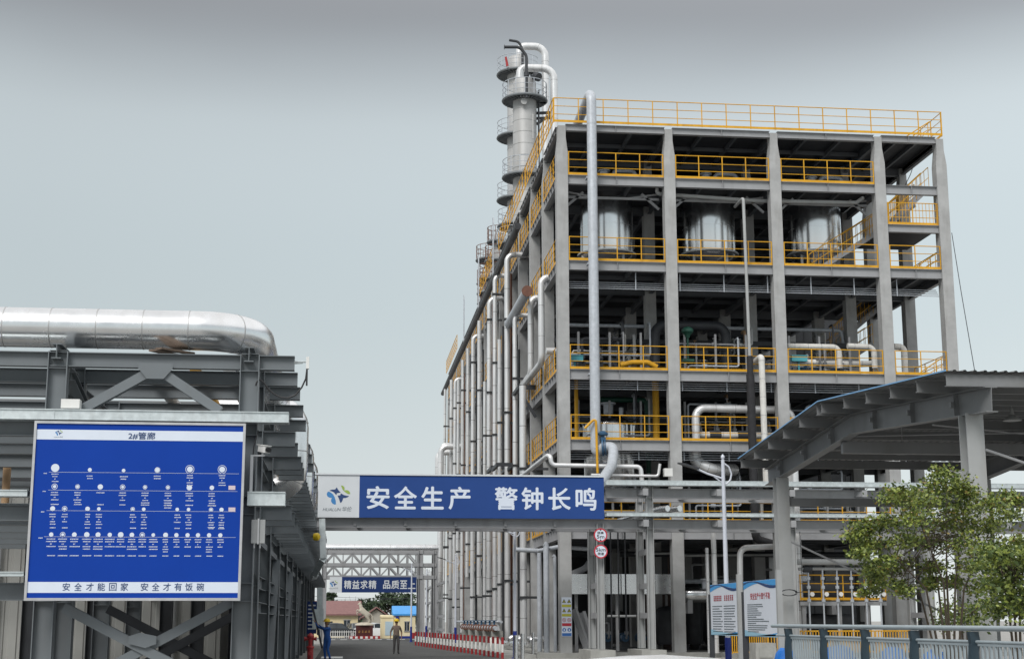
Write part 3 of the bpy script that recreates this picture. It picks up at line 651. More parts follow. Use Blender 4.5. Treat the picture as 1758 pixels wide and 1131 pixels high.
RS = [(763, 4.5, 668, 1085, ALUM, None), (758, 5, 762, 1070, ALUM, 'in'), (774, 6, 652, 1085, ALUM, None), (780.5, 6, 650, 1085, ALUM, 'in'), (786, 5, 652, 1000, ALUM, None),
      (793.5, 5, 618, 1085, ALUM, None), (802.5, 5.5, 598, 990, ALUM, None), (811.5, 7, 576, 1088, ALUM, 'in'), (822.5, 7.5, 551, 1020, ALUM, None), (832, 6, 655, 1090, ALUM, None),
      (840, 9, 512, 1090, ALUM, 'in'), (849.5, 8, 473, 1090, ALUM, 'in'), (857.5, 7, 583, 1095, ALUM, None), (871, 10, 437, 1095, ALUM, 'in'), (884.5, 8, 541, 1098, ALUM, 'in'), (898, 12, 662, 1103, ALUM, None)]
for k, (a_, b_, c_, d_, M_, el) in enumerate(RS):
    kk = len(RS)-1-k
    extra = {None: 'straight topped', 'in': 'with elbowed top'}[el]
    riser(a_, b_, c_, d_, M_, el, '%s silver riser on the plant side, %s counted from the corner column' % (extra, ORD[kk]), dx=(-.45 if k in (9, 12, 15, 1) else 0))
# rusty and dark uprights between them
for k, (a_, b_, c_, d_, M_) in enumerate([(845, 4, 520, 1080, BROWNP), (864, 5, 560, 1085, DARK), (878, 4, 470, 1090, BROWNP), (818, 4, 620, 1080, DARK), (796, 3.5, 640, 1080, BROWNP), (891, 5, 600, 1090, DARK), (829, 3, 600, 1085, DARK)]):
    X = RX+.3; Y = P(a_, 850, X=X).y
    pipe('dark_riser', '%s bare riser between silver ones, %s bare one counted from the corner column' % ('rusty brown' if M_ is BROWNP else 'black', ORD[sorted([845, 864, 878, 818, 796, 891, 829], reverse=True).index(a_)]),
         [(X, Y, .3), (X, Y, P(a_, c_, Y=Y).z)], b_/2*Y/FPX, M_, group='bare risers up the long side of the plant')
# the two nearest stepped pipes A and B
for (pts, r, lab) in [
    ([(955, 476), (929, 476), (929, 622), (896, 662)], .17, 'silver lagged pipe stepping out round the corner column high up'),
    ([(938, 511), (911, 511), (911, 642), (890, 666)], .17, 'silver lagged pipe stepping down just left of the higher one')]:
    X = 9.93; A = P(*pts[1], X=X); Y = A.y
    zT = A.z; zB = P(pts[2][0], pts[2][1], Y=Y).z; Yb_ = P(pts[3][0], pts[3][1], X=X).y
    pipe('stepped_pipe', lab, [(11.0, Y, zT), (X, Y, zT), (X, Y, zB), (X, Yb_, zB), (X, Yb_, zB-6)], r, ALUM, fil=.4, bands=1.6)
pipe('stepped_pipe', 'short silver pipe stub crossing to the corner column at the fourth tier', [(9.95, 72.5, P(931, 602, Y=72.5).z), (10.9, 72.5, P(931, 602, Y=72.5).z)], .17, ALUM)
# bracket under them
Yb_ = P(900, 664, X=9.85).y; zb_ = P(900, 664, X=9.85).z
s = MB(); s.bar((9.3, Yb_-1.5, zb_-.25), (10.3, Yb_-1.5, zb_-.25), .2, .24); s.bar((9.4, Yb_-1.5, zb_-.45), (10.3, Yb_-1.5, zb_-1.9), .14, .16)
s.bar((9.4, Yb_-1.5, zb_-.25), (9.4, Yb_+1.5, zb_-.25), .16, .2)
obj('bracket', s, CHAR, None, 'dark triangular steel bracket below the stepped silver pipes', 'bracket')
# lines along the roof edge
A = P(889, 388, X=9.6); Bq = P(770, 640, X=9.6)
pipe('roof_edge_pipe', 'long dark pipe running along the roof edge of the long side', [(9.6, A.y, A.z), (9.6, 146, A.z)], .2, CHAR, bands=5)
A = P(905, 500, X=9.5)
pipe('roof_edge_pipe', 'short dull silver pipe with a rusty end sloping along the long side', [(9.5, A.y, A.z), (9.5, A.y+9, A.z)], .26, GPIPE)
s = MB(); s.cyl((9.5, A.y-.08, A.z), (9.5, A.y, A.z), .30, n=16); obj('pipe_flange', s, BROWNP, None, 'rusty blind flange on the near end of the short dull pipe', 'flange')
# platform stub over the banner by the risers
for k, (z_, yy) in enumerate([(P(900, 778, X=9.4).z, 83), (P(880, 792, X=9.4).z, 86)]):
    s = MB(); s.bar((8.5, yy, z_), (10.3, yy, z_), .15, .2); s.bar((8.6, yy, z_), (8.6, yy+3, z_), .15, .2); s.bar((9.5, yy, z_), (9.5, yy+3, z_), .15, .2)
    obj('pipe_bracket', s, CHAR, None, 'dark steel pipe bracket on the long side above the banner, '+['nearer one', 'farther one'][k], 'bracket')
# header with valves near the ground
t = thing('valve_header', 'low horizontal header with blue and rusty valves behind the striped posts', 'pipes', (8.7, 84, .2))
z_ = P(850, 1077, Y=90).z
s = MB(); s.tube([(8.6, 84, z_), (8.6, 108, z_)], .13, 10, bands=1.7, bandr=1.6, bandw=.1); s.tube([(8.9, 84, z_+.35), (8.9, 118, z_+.35)], .08, 8); obj('header', s, [GPIPE, BROWNP], t)
s = MB()
for k in range(9): y = 85+k*2.6; s.cyl((8.6, y, z_-.1), (8.6, y, z_+.4), .06, n=8); s.cyl((8.6, y, z_+.4), (8.6, y, z_+.44), .15, n=12)
obj('handwheel', s, DBLUE, t)
s = MB()
for k in range(5): s.box(8.45, 9.1, 85+k*5.2, 85.2+k*5.2, .15, z_-.14)
obj('support', s, PLINTH, t)
t = thing('low_pipes', 'bundle of silver lagged bends near the ground by the corner column', 'pipes', (9.2, 74, .2))
for k, (y, x) in enumerate([(74, 9.3), (76, 9.1), (78, 9.2), (80.5, 9.0)]):
    s = MB(); s.tube([(x+.9, y, .8), (x, y, .8), (x, y, .5), (x-.2, y+1.5, .5)], .14, 10, .2, bands=.5); obj('bend', s, ALU, t)
# silver panels columns at ground level on the side (upright posts on kerb)
for k, (px_, yb, w_) in enumerate([(885.5, 1131, 8), (897, 1131, 7), (915, 1122, 5)]):
    yy = [66.0, 66.2, 69.6][k]; c = P(px_, 1100, Y=yy); zt_ = P(px_, [1091, 1088, 1086][k], Y=yy).z
    s = MB(); s.cyl((c.x, yy, .001), (c.x, yy, zt_), w_/2*yy/FPX, n=14); s.cyl((c.x, yy, zt_), (c.x, yy, zt_+.03), w_/2*yy/FPX*.9, n=14)
    obj('bollard', s, ALU, None, ['stainless bollard beside the blue base of the roadside lamp', 'stainless bollard second from the striped post row', 'slim stainless bollard closest to the corner column'][k], 'bollard')
for px_, y0, lab in ((867+0, 0, ''),):
    pass
for k, (px_, w_, y0, y1, Y) in enumerate([(926, 8, 945, 1100, 73.6), (938, 10, 935, 1110, 71.5), (975-22, 6, 955, 1105, 73)]):
    c = P(px_, 1020, Y=Y); pipe('upright_pipe', ['slim galvanised upright pipe with black fittings left of corner column', 'galvanised upright pipe just left of the corner column', 'thin galvanised pipe nearest the corner column'][k], [(c.x, Y, .2), (c.x, Y, P(px_, y0, Y=Y).z), (c.x-.1 if k else c.x-1.2, Y, P(px_, y0-2, Y=Y).z)], w_/2*Y/FPX, [GPIPE, LSTEEL, YEL][0], fil=.1)
# roof edge fittings of the long side
for k, y in enumerate((96.5, 107.5, 121)):
    s = MB()
    for dx in (0, .5): s.tube([(9.7-dx*.0, y+dx, 24.5), (9.7, y+dx, 28.0)], .03, 6)
    s.tube([(9.7, y, 28.0), (9.7, y+.05, 28.5), (9.7, y+.45, 28.5), (9.7, y+.5, 28.0)], .03, 6, .2)
    for q in range(11): s.bar((9.7, y, 24.6+q*.3), (9.7, y+.5, 24.6+q*.3), .025, .025)
    obj('access_ladder', s, GPIPE, None, 'thin hooped ladder top above the long roof edge, %s from the corner column' % ORD[k], 'ladder')
for k, (px_, yt_, Y_) in enumerate([(752, 776, 134), (757, 766, 131)]):
    c = P(px_, yt_, Y=Y_); pipe('looped_pipe', 'silver lagged loop standing out at the far end of the long side, '+['outer', 'inner'][k]+' one', [(10.3, Y_, c.z), (c.x, Y_, c.z), (c.x, Y_, c.z-2.3), (c.x+.9, Y_, c.z-2.3)] if k == 0 else [(10.3, Y_, c.z), (c.x, Y_, c.z), (c.x, Y_, .5)], .27, ALUM, bands=1.2, fil=.6)
for k, (px_, y0_, y1_) in enumerate([(1049, 905, 1112), (1062, 908, 1080), (1074, 908, 1095)]):
    c = P(px_, 1000, Y=68.4); pipe('drop_rod', 'thin dark rod hanging between the two bridge posts, %s of three' % ORD[k], [(c.x, 68.4, P(px_, y1_, Y=68.4).z), (c.x, 68.4, P(px_, y0_, Y=68.4).z)], .035, CHAR, n=6, cat='rod')
pipe('grey_pipe', 'pale thin pipe crossing low behind the hanging rods', [Q(1043, 1057, 72.2), Q(1092, 1057, 72.2)], .06, LSTEEL)
pipe('grey_pipe', 'grey pipe slanting in the dark just right of the corner column', [Q(982, 985, 74), Q(1005, 975, 73), Q(1012, 965, 73)], .16, STEEL)
pipe('grey_pipe', 'grey pipe high in the ground tier beside the corner column', [Q(925, 945, 72.8), Q(960, 938, 71.0), Q(1010, 942, 71.6)], .1, GPIPE)
for k, (a_, b_, y_) in enumerate([(1090, 1160, 950), (1175, 1330, 953)]):
    pipe('grey_pipe', 'thin pale pipe under the lowest floor, '+['left of the second column', 'right of the second column'][k], [Q(a_, y_, 73), Q(b_, y_-1, 73)], .06, LSTEEL)
t = thing('brown_cabinet', 'brown and grey cabinet behind the second bridge post', 'cabinet', Q(1130, 1000, 76)); c = Q(1130, 1000, 76)
obj('case', MB().box(c.x-.5, c.x+.6, 76, 77, .2, 5.2), mat('brown cabinet', (.10, .07, .06), .7, 0, .2, 2), t); obj('door', MB().box(c.x-.4, c.x+.5, 75.96, 75.995, 3.4, 5.0), CHAR, t)
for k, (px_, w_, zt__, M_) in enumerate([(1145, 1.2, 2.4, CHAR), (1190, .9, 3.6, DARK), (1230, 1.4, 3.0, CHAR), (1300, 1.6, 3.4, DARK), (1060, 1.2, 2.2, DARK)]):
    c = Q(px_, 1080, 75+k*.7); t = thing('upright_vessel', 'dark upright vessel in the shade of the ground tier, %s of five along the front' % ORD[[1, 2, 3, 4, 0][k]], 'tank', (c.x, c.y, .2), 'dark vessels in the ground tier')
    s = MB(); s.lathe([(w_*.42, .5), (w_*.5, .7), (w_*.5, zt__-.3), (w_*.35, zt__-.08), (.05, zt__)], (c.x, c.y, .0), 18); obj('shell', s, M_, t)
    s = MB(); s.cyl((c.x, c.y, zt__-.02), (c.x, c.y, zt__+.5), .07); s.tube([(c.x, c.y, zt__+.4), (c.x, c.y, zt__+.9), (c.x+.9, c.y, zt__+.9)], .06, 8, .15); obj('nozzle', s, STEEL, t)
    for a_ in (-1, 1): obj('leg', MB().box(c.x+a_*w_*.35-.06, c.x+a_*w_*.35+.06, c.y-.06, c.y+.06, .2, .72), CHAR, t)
drum((20.0, 70.6, 3.0), (24.4, 70.6, 3.0), .55, DARK, 'horizontal_drum', 'black drum behind the low yellow platform railing')
drum((20.0, 71.2, 1.5), (24.6, 71.2, 1.5), .5, DARK, 'horizontal_drum', 'black drum under the low yellow platform')
# bundles of small pipes in the working tiers
TN = {13.71: 'fourth', 10.26: 'fifth', 6.06: 'lowest'}
for z0_, (ya_, n_) in {13.71: (72.6, 8), 10.26: (72.9, 6), 6.06: (72.4, 6)}.items():
    for i in range(3):
        xa_, xb_ = XL[i]+.5, XL[i+1]-.5
        t = thing('pipe_bundle', 'small pipes and valves on the %s tier, %s bay from the corner column' % (TN[z0_], ORD[i]), 'pipes', (xa_, ya_, z0_), 'small pipe bundles inside the plant')
        rr_ = random.Random(int(z0_*10)+i)
        for q in range(n_):
            y = ya_+q*.42; z = z0_+rr_.uniform(.25, 2.2); x0 = xa_+rr_.uniform(0, 1.6); x1 = xb_-rr_.uniform(0, 1.6); r = rr_.choice((.035, .05, .05, .08)); up = z+rr_.choice((-.2, .9, 1.5, 1.9))
            s = MB(); s.tube([(x0, y, z0_+.02), (x0, y, z), (x1, y, z), (x1, y, max(z0_+.05, min(up, z0_+3.0))), (x1+.02, y+.6, max(z0_+.05, min(up, z0_+3.0)))], r, 7, r*2.4)
            xv = rr_.uniform(x0+.4, x1-.4); s.cyl((xv-.12, y, z), (xv+.12, y, z), r*1.9, n=8); s.cyl((xv, y, z), (xv, y, z+.28), .02, n=6); s.cyl((xv, y, z+.28), (xv, y, z+.31), .09, n=8)
            obj('small_pipe', s, rr_.choice((LSTEEL, GPIPE, WPIPE, STEEL, CHAR, TANP if q > 4 else GPIPE)), t)
        for q in range(3):
            xx = xa_+.6+q*1.6; obj('pipe_stand', MB().box(xx-.05, xx+.05, ya_+.1, ya_+.2, z0_, z0_+2.3), STEEL, t)
for i in range(3): obj('inner_railing', railing((XL[i]+.5, 76.4, 13.71), (XL[i+1]-.5, 76.4, 13.71)), YEL, plant)
#@@TOWERS
# ------------------------------------------------------------------ columns (towers)
def tower(px_, Y, wpx, ytop, label, plats, M=TOW, cap=True):
    r = wpx/2*Y/FPX; ax = P(px_, 250, Y=Y).x; zt = P(px_, ytop, Y=Y).z
    t = thing('distillation_tower', label, 'tower', (ax, Y, .2))
    s = MB(); prof = [(r, .2)]
    s.lathe([(r, .2), (r, zt-.9), (r*.96, zt-.75), (r*.96, zt-.25), (r*.85, zt), (r*.4, zt+.2), (.1, zt+.25)], (ax, Y, 0), 32)
    z = zt-1.6
    while z > 14: s.lathe([(r+.001, z-.03), (r+.018, z-.02), (r+.018, z+.02), (r+.001, z+.03)], (ax, Y, 0), 32, caps=False); z -= .95
    obj('shell', s, M, t)
    for (yp, rp, a0, a1) in plats:
        zp_ = P(px_, yp, Y=Y).z; rr = rp*Y/FPX; n = max(6, int((a1-a0)/12)); full = a1-a0 >= 360
        pl = MB(); ang = [R_(a0+(a1-a0)*k/n) for k in range(n+1)]
        c = V((ax, Y, zp_)); cs = lambda a, q, dz=0: c+V((math.cos(a)*q, math.sin(a)*q, dz))
        pl.loft([[cs(a, r+.05, -.03) for a in ang], [cs(a, rr, -.03) for a in ang], [cs(a, rr, .02) for a in ang], [cs(a, r+.05, .02) for a in ang], [cs(a, r+.05, -.03) for a in ang]], caps=False, close=False)
        for a in ang: pl.bar(cs(a, r, -.12), cs(a, rr, -.12), .07, .16)
        pl.tube([cs(a, rr, -.1) for a in ang], .09, 6)
        o = obj('platform', pl, TOWP, t)
        rl = MB()
        for hh, q in ((1.25, .03), (.8, .02), (.4, .02)): rl.tube([cs(a, rr, hh) for a in ang], q, 6)
        for a in ang[::2]: rl.bar(cs(a, rr), cs(a, rr, 1.25), .045, .045, UX)
        obj('railing', rl, BROWNP if px_ < 880 else GPIPE, o)
    return t, ax, r, zt
t1, ax1, r1, zt1 = tower(901, 110, 43, 138, 'tallest silver distillation tower nearest the viewer with a full ring platform', [(172, 40, 0, 360), (304, 40, 100, 300)])
s = MB(); c0_ = (ax1-.1, 109.6)
s.tube([(c0_[0]-.3, 109.7, zt1), (c0_[0]-.3, 109.7, zt1+.9), (P(951, 128, Y=109.7).x, 109.7, zt1+.95), (P(951, 128, Y=109.7).x, 109.7, 22)], .30, 14, .9, bands=1.6); obj('overhead_pipe', s, ALUM, t1)
s = MB(); xd = P(904, 150, Y=108.4).x; zd = P(904, 88, Y=108.4).z
s.tube([(xd, 108.4, P(904, 168, Y=108.4).z), (xd, 108.4, zd-.4), (xd-.5, 108.4, zd+.3), (P(866, 82, Y=108.4).x, 108.4, zd+.25)], .12, 10, .6); s.cyl((P(866, 82, Y=108.4).x-.02, 108.4, zd+.25), (P(866, 82, Y=108.4).x, 108.4, zd+.25), .2)
s.cyl((xd, 108.4, zd-2.1), (xd, 108.4, zd-1.8), .2)
obj('davit_arm', s, CHAR, t1)
s = MB()
for z_ in (P(930, 195, Y=110).z, P(930, 204, Y=110).z): s.bar((ax1+r1, 110, z_), (P(950, 195, Y=110).x, 109.7, z_), .15, .2)
s.bar((ax1+r1, 110, P(928, 214, Y=110).z), (P(950, 196, Y=110).x, 109.7, P(950, 196, Y=110).z), .15, .2)
s.cyl((ax1+.75, 109.3, zt1+.1), (ax1+1.0, 109.0, zt1-.1), .35); obj('pipe_support', s, CHAR, t1)
t2, ax2, r2, zt2 = tower(890, 120, 40, 100, 'silver distillation tower close behind the tallest one, topped by red flag rag', [(128, 38, 90, 330), (236, 38, 110, 262), (343, 38, 110, 262), (388, 37, 110, 262), (420, 38, 120, 262)])
s = MB(); s.tube([(ax2+.1, 119.8, zt2), (ax2+.1, 119.8, zt2+1.0), (P(936, 86, Y=119.8).x, 119.8, zt2+1.05), (P(936, 86, Y=119.8).x, 119.8, 20)], .32, 14, .9, bands=1.6); obj('overhead_pipe', s, ALUM, t2)
s = MB(); xd = P(897, 100, Y=118.6).x; zd = P(897, 78, Y=118.6).z
s.tube([(xd, 118.6, P(897, 130, Y=118.6).z), (xd, 118.6, zd-.4), (xd-.3, 118.6, zd+.3), (P(874, 70, Y=118.6).x, 118.6, zd+.4)], .11, 10, .5); obj('davit_arm', s, CHAR, t2)
c = P(869, 105, Y=118.3); s = MB(); s.prism([(0, 0), (.22, .1), (.12, .5), (.05, .9), (-.12, .85), (-.05, .4)], c-Z3*.5, UX, Z3, UY*.05); obj('flag_rag', s, RED, t2)
t3, ax3, r3, zt3 = tower(846, 135, 26, 432, 'short pale tower with ring platforms low behind the pipes', [(446, 29, 0, 360), (478, 24, 100, 300), (503, 27, 110, 300), (525, 22, 110, 300)])
t4, ax4, r4, zt4 = tower(858, 128, 22, 405, 'short pale tower with open platforms just left of the tall pair', [(448, 26, 90, 300), (478, 24, 110, 300), (415, 22, 100, 280)])
for tt, ax_, r_, zt__, Y_ in ((t1, ax1, r1, zt1, 110), (t2, ax2, r2, zt2, 120)):
    xx = ax_+r_+.12; s = MB()
    for dy in (-.25, .25): s.tube([(xx, Y_-.4+dy, 14), (xx, Y_-.4+dy, zt__-1.0)], .04, 6)
    for q in range(int((zt__-15)/.4)): s.bar((xx, Y_-.65, 14+q*.4), (xx, Y_-.15, 14+q*.4), .03, .03)
    obj('ladder', s, CHAR, tt)
    s = MB()
    for z in (zt__-2.2, zt__-7.9, zt__-12.5): s.cyl((ax_-.2, Y_-r_-.3, z), (ax_-.2, Y_-r_+.1, z), .16, n=12); s.cyl((ax_-.2, Y_-r_-.36, z), (ax_-.2, Y_-r_-.3, z), .26, n=14); s.tube([(ax_+.5, Y_-r_*.9-.1, z-1.0), (ax_+.5, Y_-r_*.9-.35, z-1.0), (ax_+.5, Y_-r_*.9-.35, z-3)], .06, 8, .12)
    obj('nozzle', s, TOW, tt)
t5, ax5, r5, zt5 = tower(836, 141, 18, 470, 'shortest pale tower, lowest of the group beside the long roof edge', [(486, 17, 90, 300), (520, 16, 100, 290), (545, 15, 100, 290)])
#@@BRIDGE
# ------------------------------------------------------------------ pipe bridge crossing the road, banner and signs
BY = 65.4
zq = lambda y, px_=1060, Y=BY: P(px_, y, Y=Y).z
t = thing('pipe_bridge', 'grey steel pipe bridge crossing the road with two galvanised decks', 'pipe bridge', (11.4, BY, 0))
XB0, XB1 = P(540, 850, Y=BY).x, 46
zt1_, zt2_ = zq(834), zq(887)
for x in (P(1030.5, 1000, Y=BY).x, P(1117, 1000, Y=BY).x, P(1362, 1000, Y=BY).x, 26.4, 33):
    for yy in (BY, BY+2.3):
        s = MB(); s.ibeam((x, yy, .45), (x, yy, zt1_-.02 if x > 12 else zt2_-.3), .30, .34, UX, .03, .03); obj('column', s, LSTEEL, t)
    s = MB(); s.box(x-.55, x+.55, BY-.5, BY+2.8, .001, .42); obj('footing', s, PLINTH, t)
    s = MB()
    for z in (1.9, 3.2, 4.7): s.bar((x, BY+.17, z), (x, BY+2.13, z), .18, .24)
    obj('tie', s, STEEL, t)
for yy in (BY, BY+2.3):
    for z in (zt1_-.32, zt2_-.32):
        s = MB(); x0 = XB0 if z < zt1_-1 else 11.6
        s.ibeam((x0, yy-.02, z), (XB1, yy-.02, z), .42, .26); obj('girder', s, STEEL, t)
for z in (zt1_-.3, zt2_-.3):
    x = 11.9
    while x < 40:
        s = MB(); s.bar((x+1.4, BY-.55, z), (x+.2, BY+2.3, z), .12, .22); s.bar((x+1.4, BY-.62, z), (x+1.4, BY-.55, z), .24, .3); obj('cross_beam', s, STEEL, t); x += 3.35
x = 0.5
while x < 11: obj('cross_beam', MB().bar((x, BY-.1, zt2_-.33), (x+.2, BY+2.3, zt2_-.33), .12, .22), STEEL, t); x += 2.2
for k, zz in enumerate((zt1_, zt2_)):
    s = MB(); x0 = 11.55 if k else 11.55; h_ = .19 if k == 0 else .13
    for yy in (BY-.55, BY-.05): s.box(x0, 44, yy, yy+.02, zz, zz+h_)
    s.box(x0, 44, BY-.53, BY-.03, zz, zz+.015); s.box(x0, 44, BY-.56, BY-.50, zz+h_, zz+h_+.03) ; s.box(x0, 44, BY-.60, BY-.56, zz-.0, zz+.03)
    obj('cable_tray', s, GALV, None, 'long galvanised cable tray on the pipe bridge, '+['upper of two', 'lower of two'][k], 'cable tray')
# lagged stubs lying on the lower deck
for k, px_ in enumerate((1147, 1168)):
    c = P(px_, 872, Y=BY); pipe('lagged_stub', 'silver lagged pipe end sloping off the lower deck, '+['left of two', 'right of two'][k], [(c.x, BY+.1, c.z), (c.x-.2, BY+.5, c.z), (c.x-1.6, BY+3.4, c.z-.35)], .14, ALU, fil=.2)
# banner
bx0, bx1 = P(546, 850, Y=65.0).x, P(1037, 850, Y=65.0).x; bz0, bz1 = P(800, 889, Y=65.0).z, P(800, 817, Y=65.0).z
bxm = P(617, 850, Y=65.0).x; BYF = 65.0
t = thing('banner_sign', 'wide blue safety banner with large white characters spanning the road', 'sign', (bx0, BYF, bz0))
obj('panel', MB().box(bxm, bx1, BYF, BYF+.12, bz0, bz1), BANB, t)
obj('logo_panel', MB().box(bx0, bxm-.002, BYF, BYF+.12, bz0, bz1), BANW, t)
s = MB(); s.box(bx0-.5, bx1-.02, BYF-.05, BYF+.4, bz1+.002, bz1+.07); obj('top_trim', s, BANW, t)
s = MB(); f_ = BYF-.005; zT, zB = P(800, 836, Y=f_).z, P(800, 873.5, Y=f_).z
for ch, a_, b_ in zip('安全生产警钟长鸣', (630, 677, 724, 771, 850, 896, 942, 989), (668, 715, 761, 807, 888, 932, 979, 1023)):
    dz = (a_-800)*.0085*65/FPX*-1
    xa_, xb_ = P(a_, 855, Y=f_).x, P(b_, 855, Y=f_).x
    s.text(ch, (xa_, f_, zB), UX*(xb_-xa_), Z3*(zT-zB), .022)
obj('lettering', s, WHITE, t)
def logo(cx, cz, sc, Y, par, txt=True):
    """cx,cz centre of emblem; sc metres per unit (unit = full emblem width)"""
    s = MB(); o = V((cx, Y, cz))
    def arc(pts): return [((x-545)/600, (480-z)/600) for x, z in pts]
    s.mi = 0; s.flat(arc([(285, 400), (330, 410), (400, 460), (450, 540), (480, 630), (488, 725), (450, 728), (400, 705), (365, 655), (362, 610), (380, 560), (320, 555), (265, 520), (248, 470), (260, 425)]), o, UX*sc, Z3*sc)
    s.mi = 1; s.flat(arc([(310, 378), (380, 348), (445, 348), (470, 335), (500, 288), (530, 345), (600, 425), (505, 440), (490, 490), (430, 420), (370, 390)]), o, UX*sc, Z3*sc)
    s.flat(arc([(605, 440), (680, 485), (760, 505), (815, 507), (790, 535), (730, 560), (665, 565), (655, 620), (630, 665), (598, 690), (565, 590), (520, 500), (590, 495)]), o, UX*sc, Z3*sc)
    s.mi = 2; s.flat(arc([(605, 242), (650, 248), (690, 280), (700, 320), (692, 370), (740, 358), (795, 370), (835, 410), (845, 460), (790, 460), (720, 420), (650, 350)]), o, UX*sc, Z3*sc)
    if txt:
        s.mi = 3; s.text('HUALUN', o+V((-.65*sc, 0, -.69*sc)), UX*.78*sc, Z3*.13*sc, .0, shear=.3); s.text('华伦', o+V((.16*sc, 0, -.70*sc)), UX*.42*sc, Z3*.2*sc, 0, shear=.2)
    obj('logo', s, [LBLUE, NAVY, LGREEN, INK], par)
lc = P(581, 848, Y=f_); logo(lc.x, lc.z-.02, 40*65/FPX, f_, t)
# round limit signs
def round_sign(px_, py_, l1, l2, label, tri, name):
    Y = BY-.45; c = P(px_, py_, Y=Y); t = thing(name, label, 'road sign', c); r = 11.8*Y/FPX
    obj('plate', MB().cyl(c, c+UY*.02, r*.98, n=32), WHITE, t)
    s = MB(); s.lathe([(r*.82, 0), (r, 0), (r, .03), (r*.82, .03), (r*.82, 0)], c-UY*.008, 32, UY, caps=False); obj('rim', s, PRED, t)
    s = MB(); f_ = -UY*.006
    def put(tx, z0, z1, wd): s.text(tx, c+f_+V((-wd/2*r, 0, z0*r)), UX*wd*r, Z3*(z1-z0)*r, .012)
    if tri:
        put(l1, .14, .52, .9); put(l2, -.48, .04, 1.1)
        s.flat([(-.2, .82), (.2, .82), (0, .6)], c+f_, UX*r, Z3*r); s.flat([(-.16, -.8), (.16, -.8), (0, -.58)], c+f_, UX*r, Z3*r)
    else: put(l1, .0, .48, 1.4); put(l2, -.54, -.14, .9)
    obj('lettering', s, BLACK, t)
round_sign(1031, 918, '限高', '5m', 'round red rimmed height limit sign reading 5m on the bridge post', True, 'height_limit_sign')
round_sign(1031.5, 946, '5km', '限速', 'round red rimmed speed limit sign reading 5km below the other', False, 'speed_limit_sign')
# second gantry far down the road
GY = 126
gx0, gx1 = P(556, 1000, Y=GY).x, P(716, 1000, Y=GY).x; gz = lambda y: P(640, y, Y=GY).z
t = thing('pipe_gantry', 'far trussed pipe gantry crossing the road behind the first banner', 'gantry', (gx0, GY, 0))
for yy in (GY, GY+2.5):
    s = MB()
    for y in (947, 969, 990): s.bar((gx0, yy, gz(y)), (gx1+1.6, yy, gz(y)), .2, .28)
    for (ya, yb) in ((949, 967), (971, 989)):
        n = 10
        for k in range(n+1):
            x = gx0+(gx1-gx0)*k/n; s.bar((x, yy, gz(yb)), (x, yy, gz(ya)), .1, .1, UX)
            if k < n: x2 = gx0+(gx1-gx0)*(k+1)/n; s.bar((x, yy, gz(yb if k % 2 == 0 else ya)), (x2, yy, gz(ya if k % 2 == 0 else yb)), .12, .12, UY)
    obj('truss', s, STEEL, t)
for x in (gx0, P(722, 1000, Y=GY).x, P(748, 1000, Y=GY).x):
    for yy in (GY, GY+2.5): s = MB(); s.ibeam((x, yy, 0), (x, yy, gz(943)), .4, .36, UX, .04, .04); obj('column', s, STEEL, t)
pipe('gantry_pipe', 'thick silver pipe laid along the top of the far gantry', [(gx0-2, GY+1, gz(940)), (P(754, 940, Y=GY).x, GY+1, gz(940))], .36, ALU, bands=3)
s2y = GY-.35
x0, x1, xm = P(566, 1000, Y=s2y).x, P(715, 1000, Y=s2y).x, P(587, 1000, Y=s2y).x
t = thing('banner_sign', 'smaller dark blue banner with white characters hung on the far gantry', 'sign', (x0, s2y, gz(1017)))
obj('panel', MB().box(xm, x1, s2y, s2y+.1, gz(1016.5), gz(990)), BANB2, t); obj('logo_panel', MB().box(x0, xm-.002, s2y, s2y+.1, gz(1016.5), gz(990)), BANW, t)
s = MB(); f_ = s2y-.005
for ch, a_, b_ in zip('精益求精品质至上', (591, 605, 619, 633, 658, 672, 687, 701), (603, 617, 631, 646, 670, 685, 699, 713)):
    xa_, xb_ = P(a_, 1000, Y=f_).x, P(b_, 1000, Y=f_).x; s.text(ch, (xa_, f_, gz(1010)), UX*(xb_-xa_), Z3*(gz(996)-gz(1010)), .02)
obj('lettering', s, BANW, t)
lc = P(573, 1001, Y=f_); logo(lc.x, lc.z, 13*GY/FPX, f_, t)
#@@RACK
# ------------------------------------------------------------------ left pipe rack
RY = [32.0, 34.2, 36.4, 39.5]+[42.5+2.98*k for k in range(22)]
xr, xl = P(424, 800, Y=32).x, P(91, 800, Y=32).x
xe = P(506, 620, Y=32).x
zt = [P(424, 623, Y=32).z, P(470, 752, Y=34).z, P(470, 880, Y=34.2).z, P(20, 1015, Y=32).z]
rack = thing('pipe_rack', 'long blue grey steel pipe rack beside the road, carrying the diagram board', 'pipe rack', (xr, 32, 0))
s = MB(); s.ibeam((xr, 32, .02), (xr, 32, zt[0]+.16), .41, .32, UX, .02, .016)
for z in zt: s.box(xr-.18, xr+.18, 31.86, 31.99, z-.2, z-.185); s.box(xr-.18, xr+.18, 31.86, 31.99, z+.17, z+.185)
colR = obj('column', s, RSTEEL, rack)
colL = inst(colR, (xl-xr, 0, 0))
s = MB(); s.ibeam((xr+.21, 32, zt[0]), (xe, 32, zt[0]), .31, .24); cant0 = obj('cantilever', s, RSTEEL, rack)
s = MB(); s.ibeam((xr+.21, 34.2, zt[1]), (xe-.02, 34.2, zt[1]), .34, .24); cant1 = obj('cantilever', s, RSTEEL, rack)
s = MB(); s.ibeam((xr+.21, 34.2, zt[2]), (xe-.05, 34.2, zt[2]), .34, .24); cant2 = obj('cantilever', s, RSTEEL, rack)
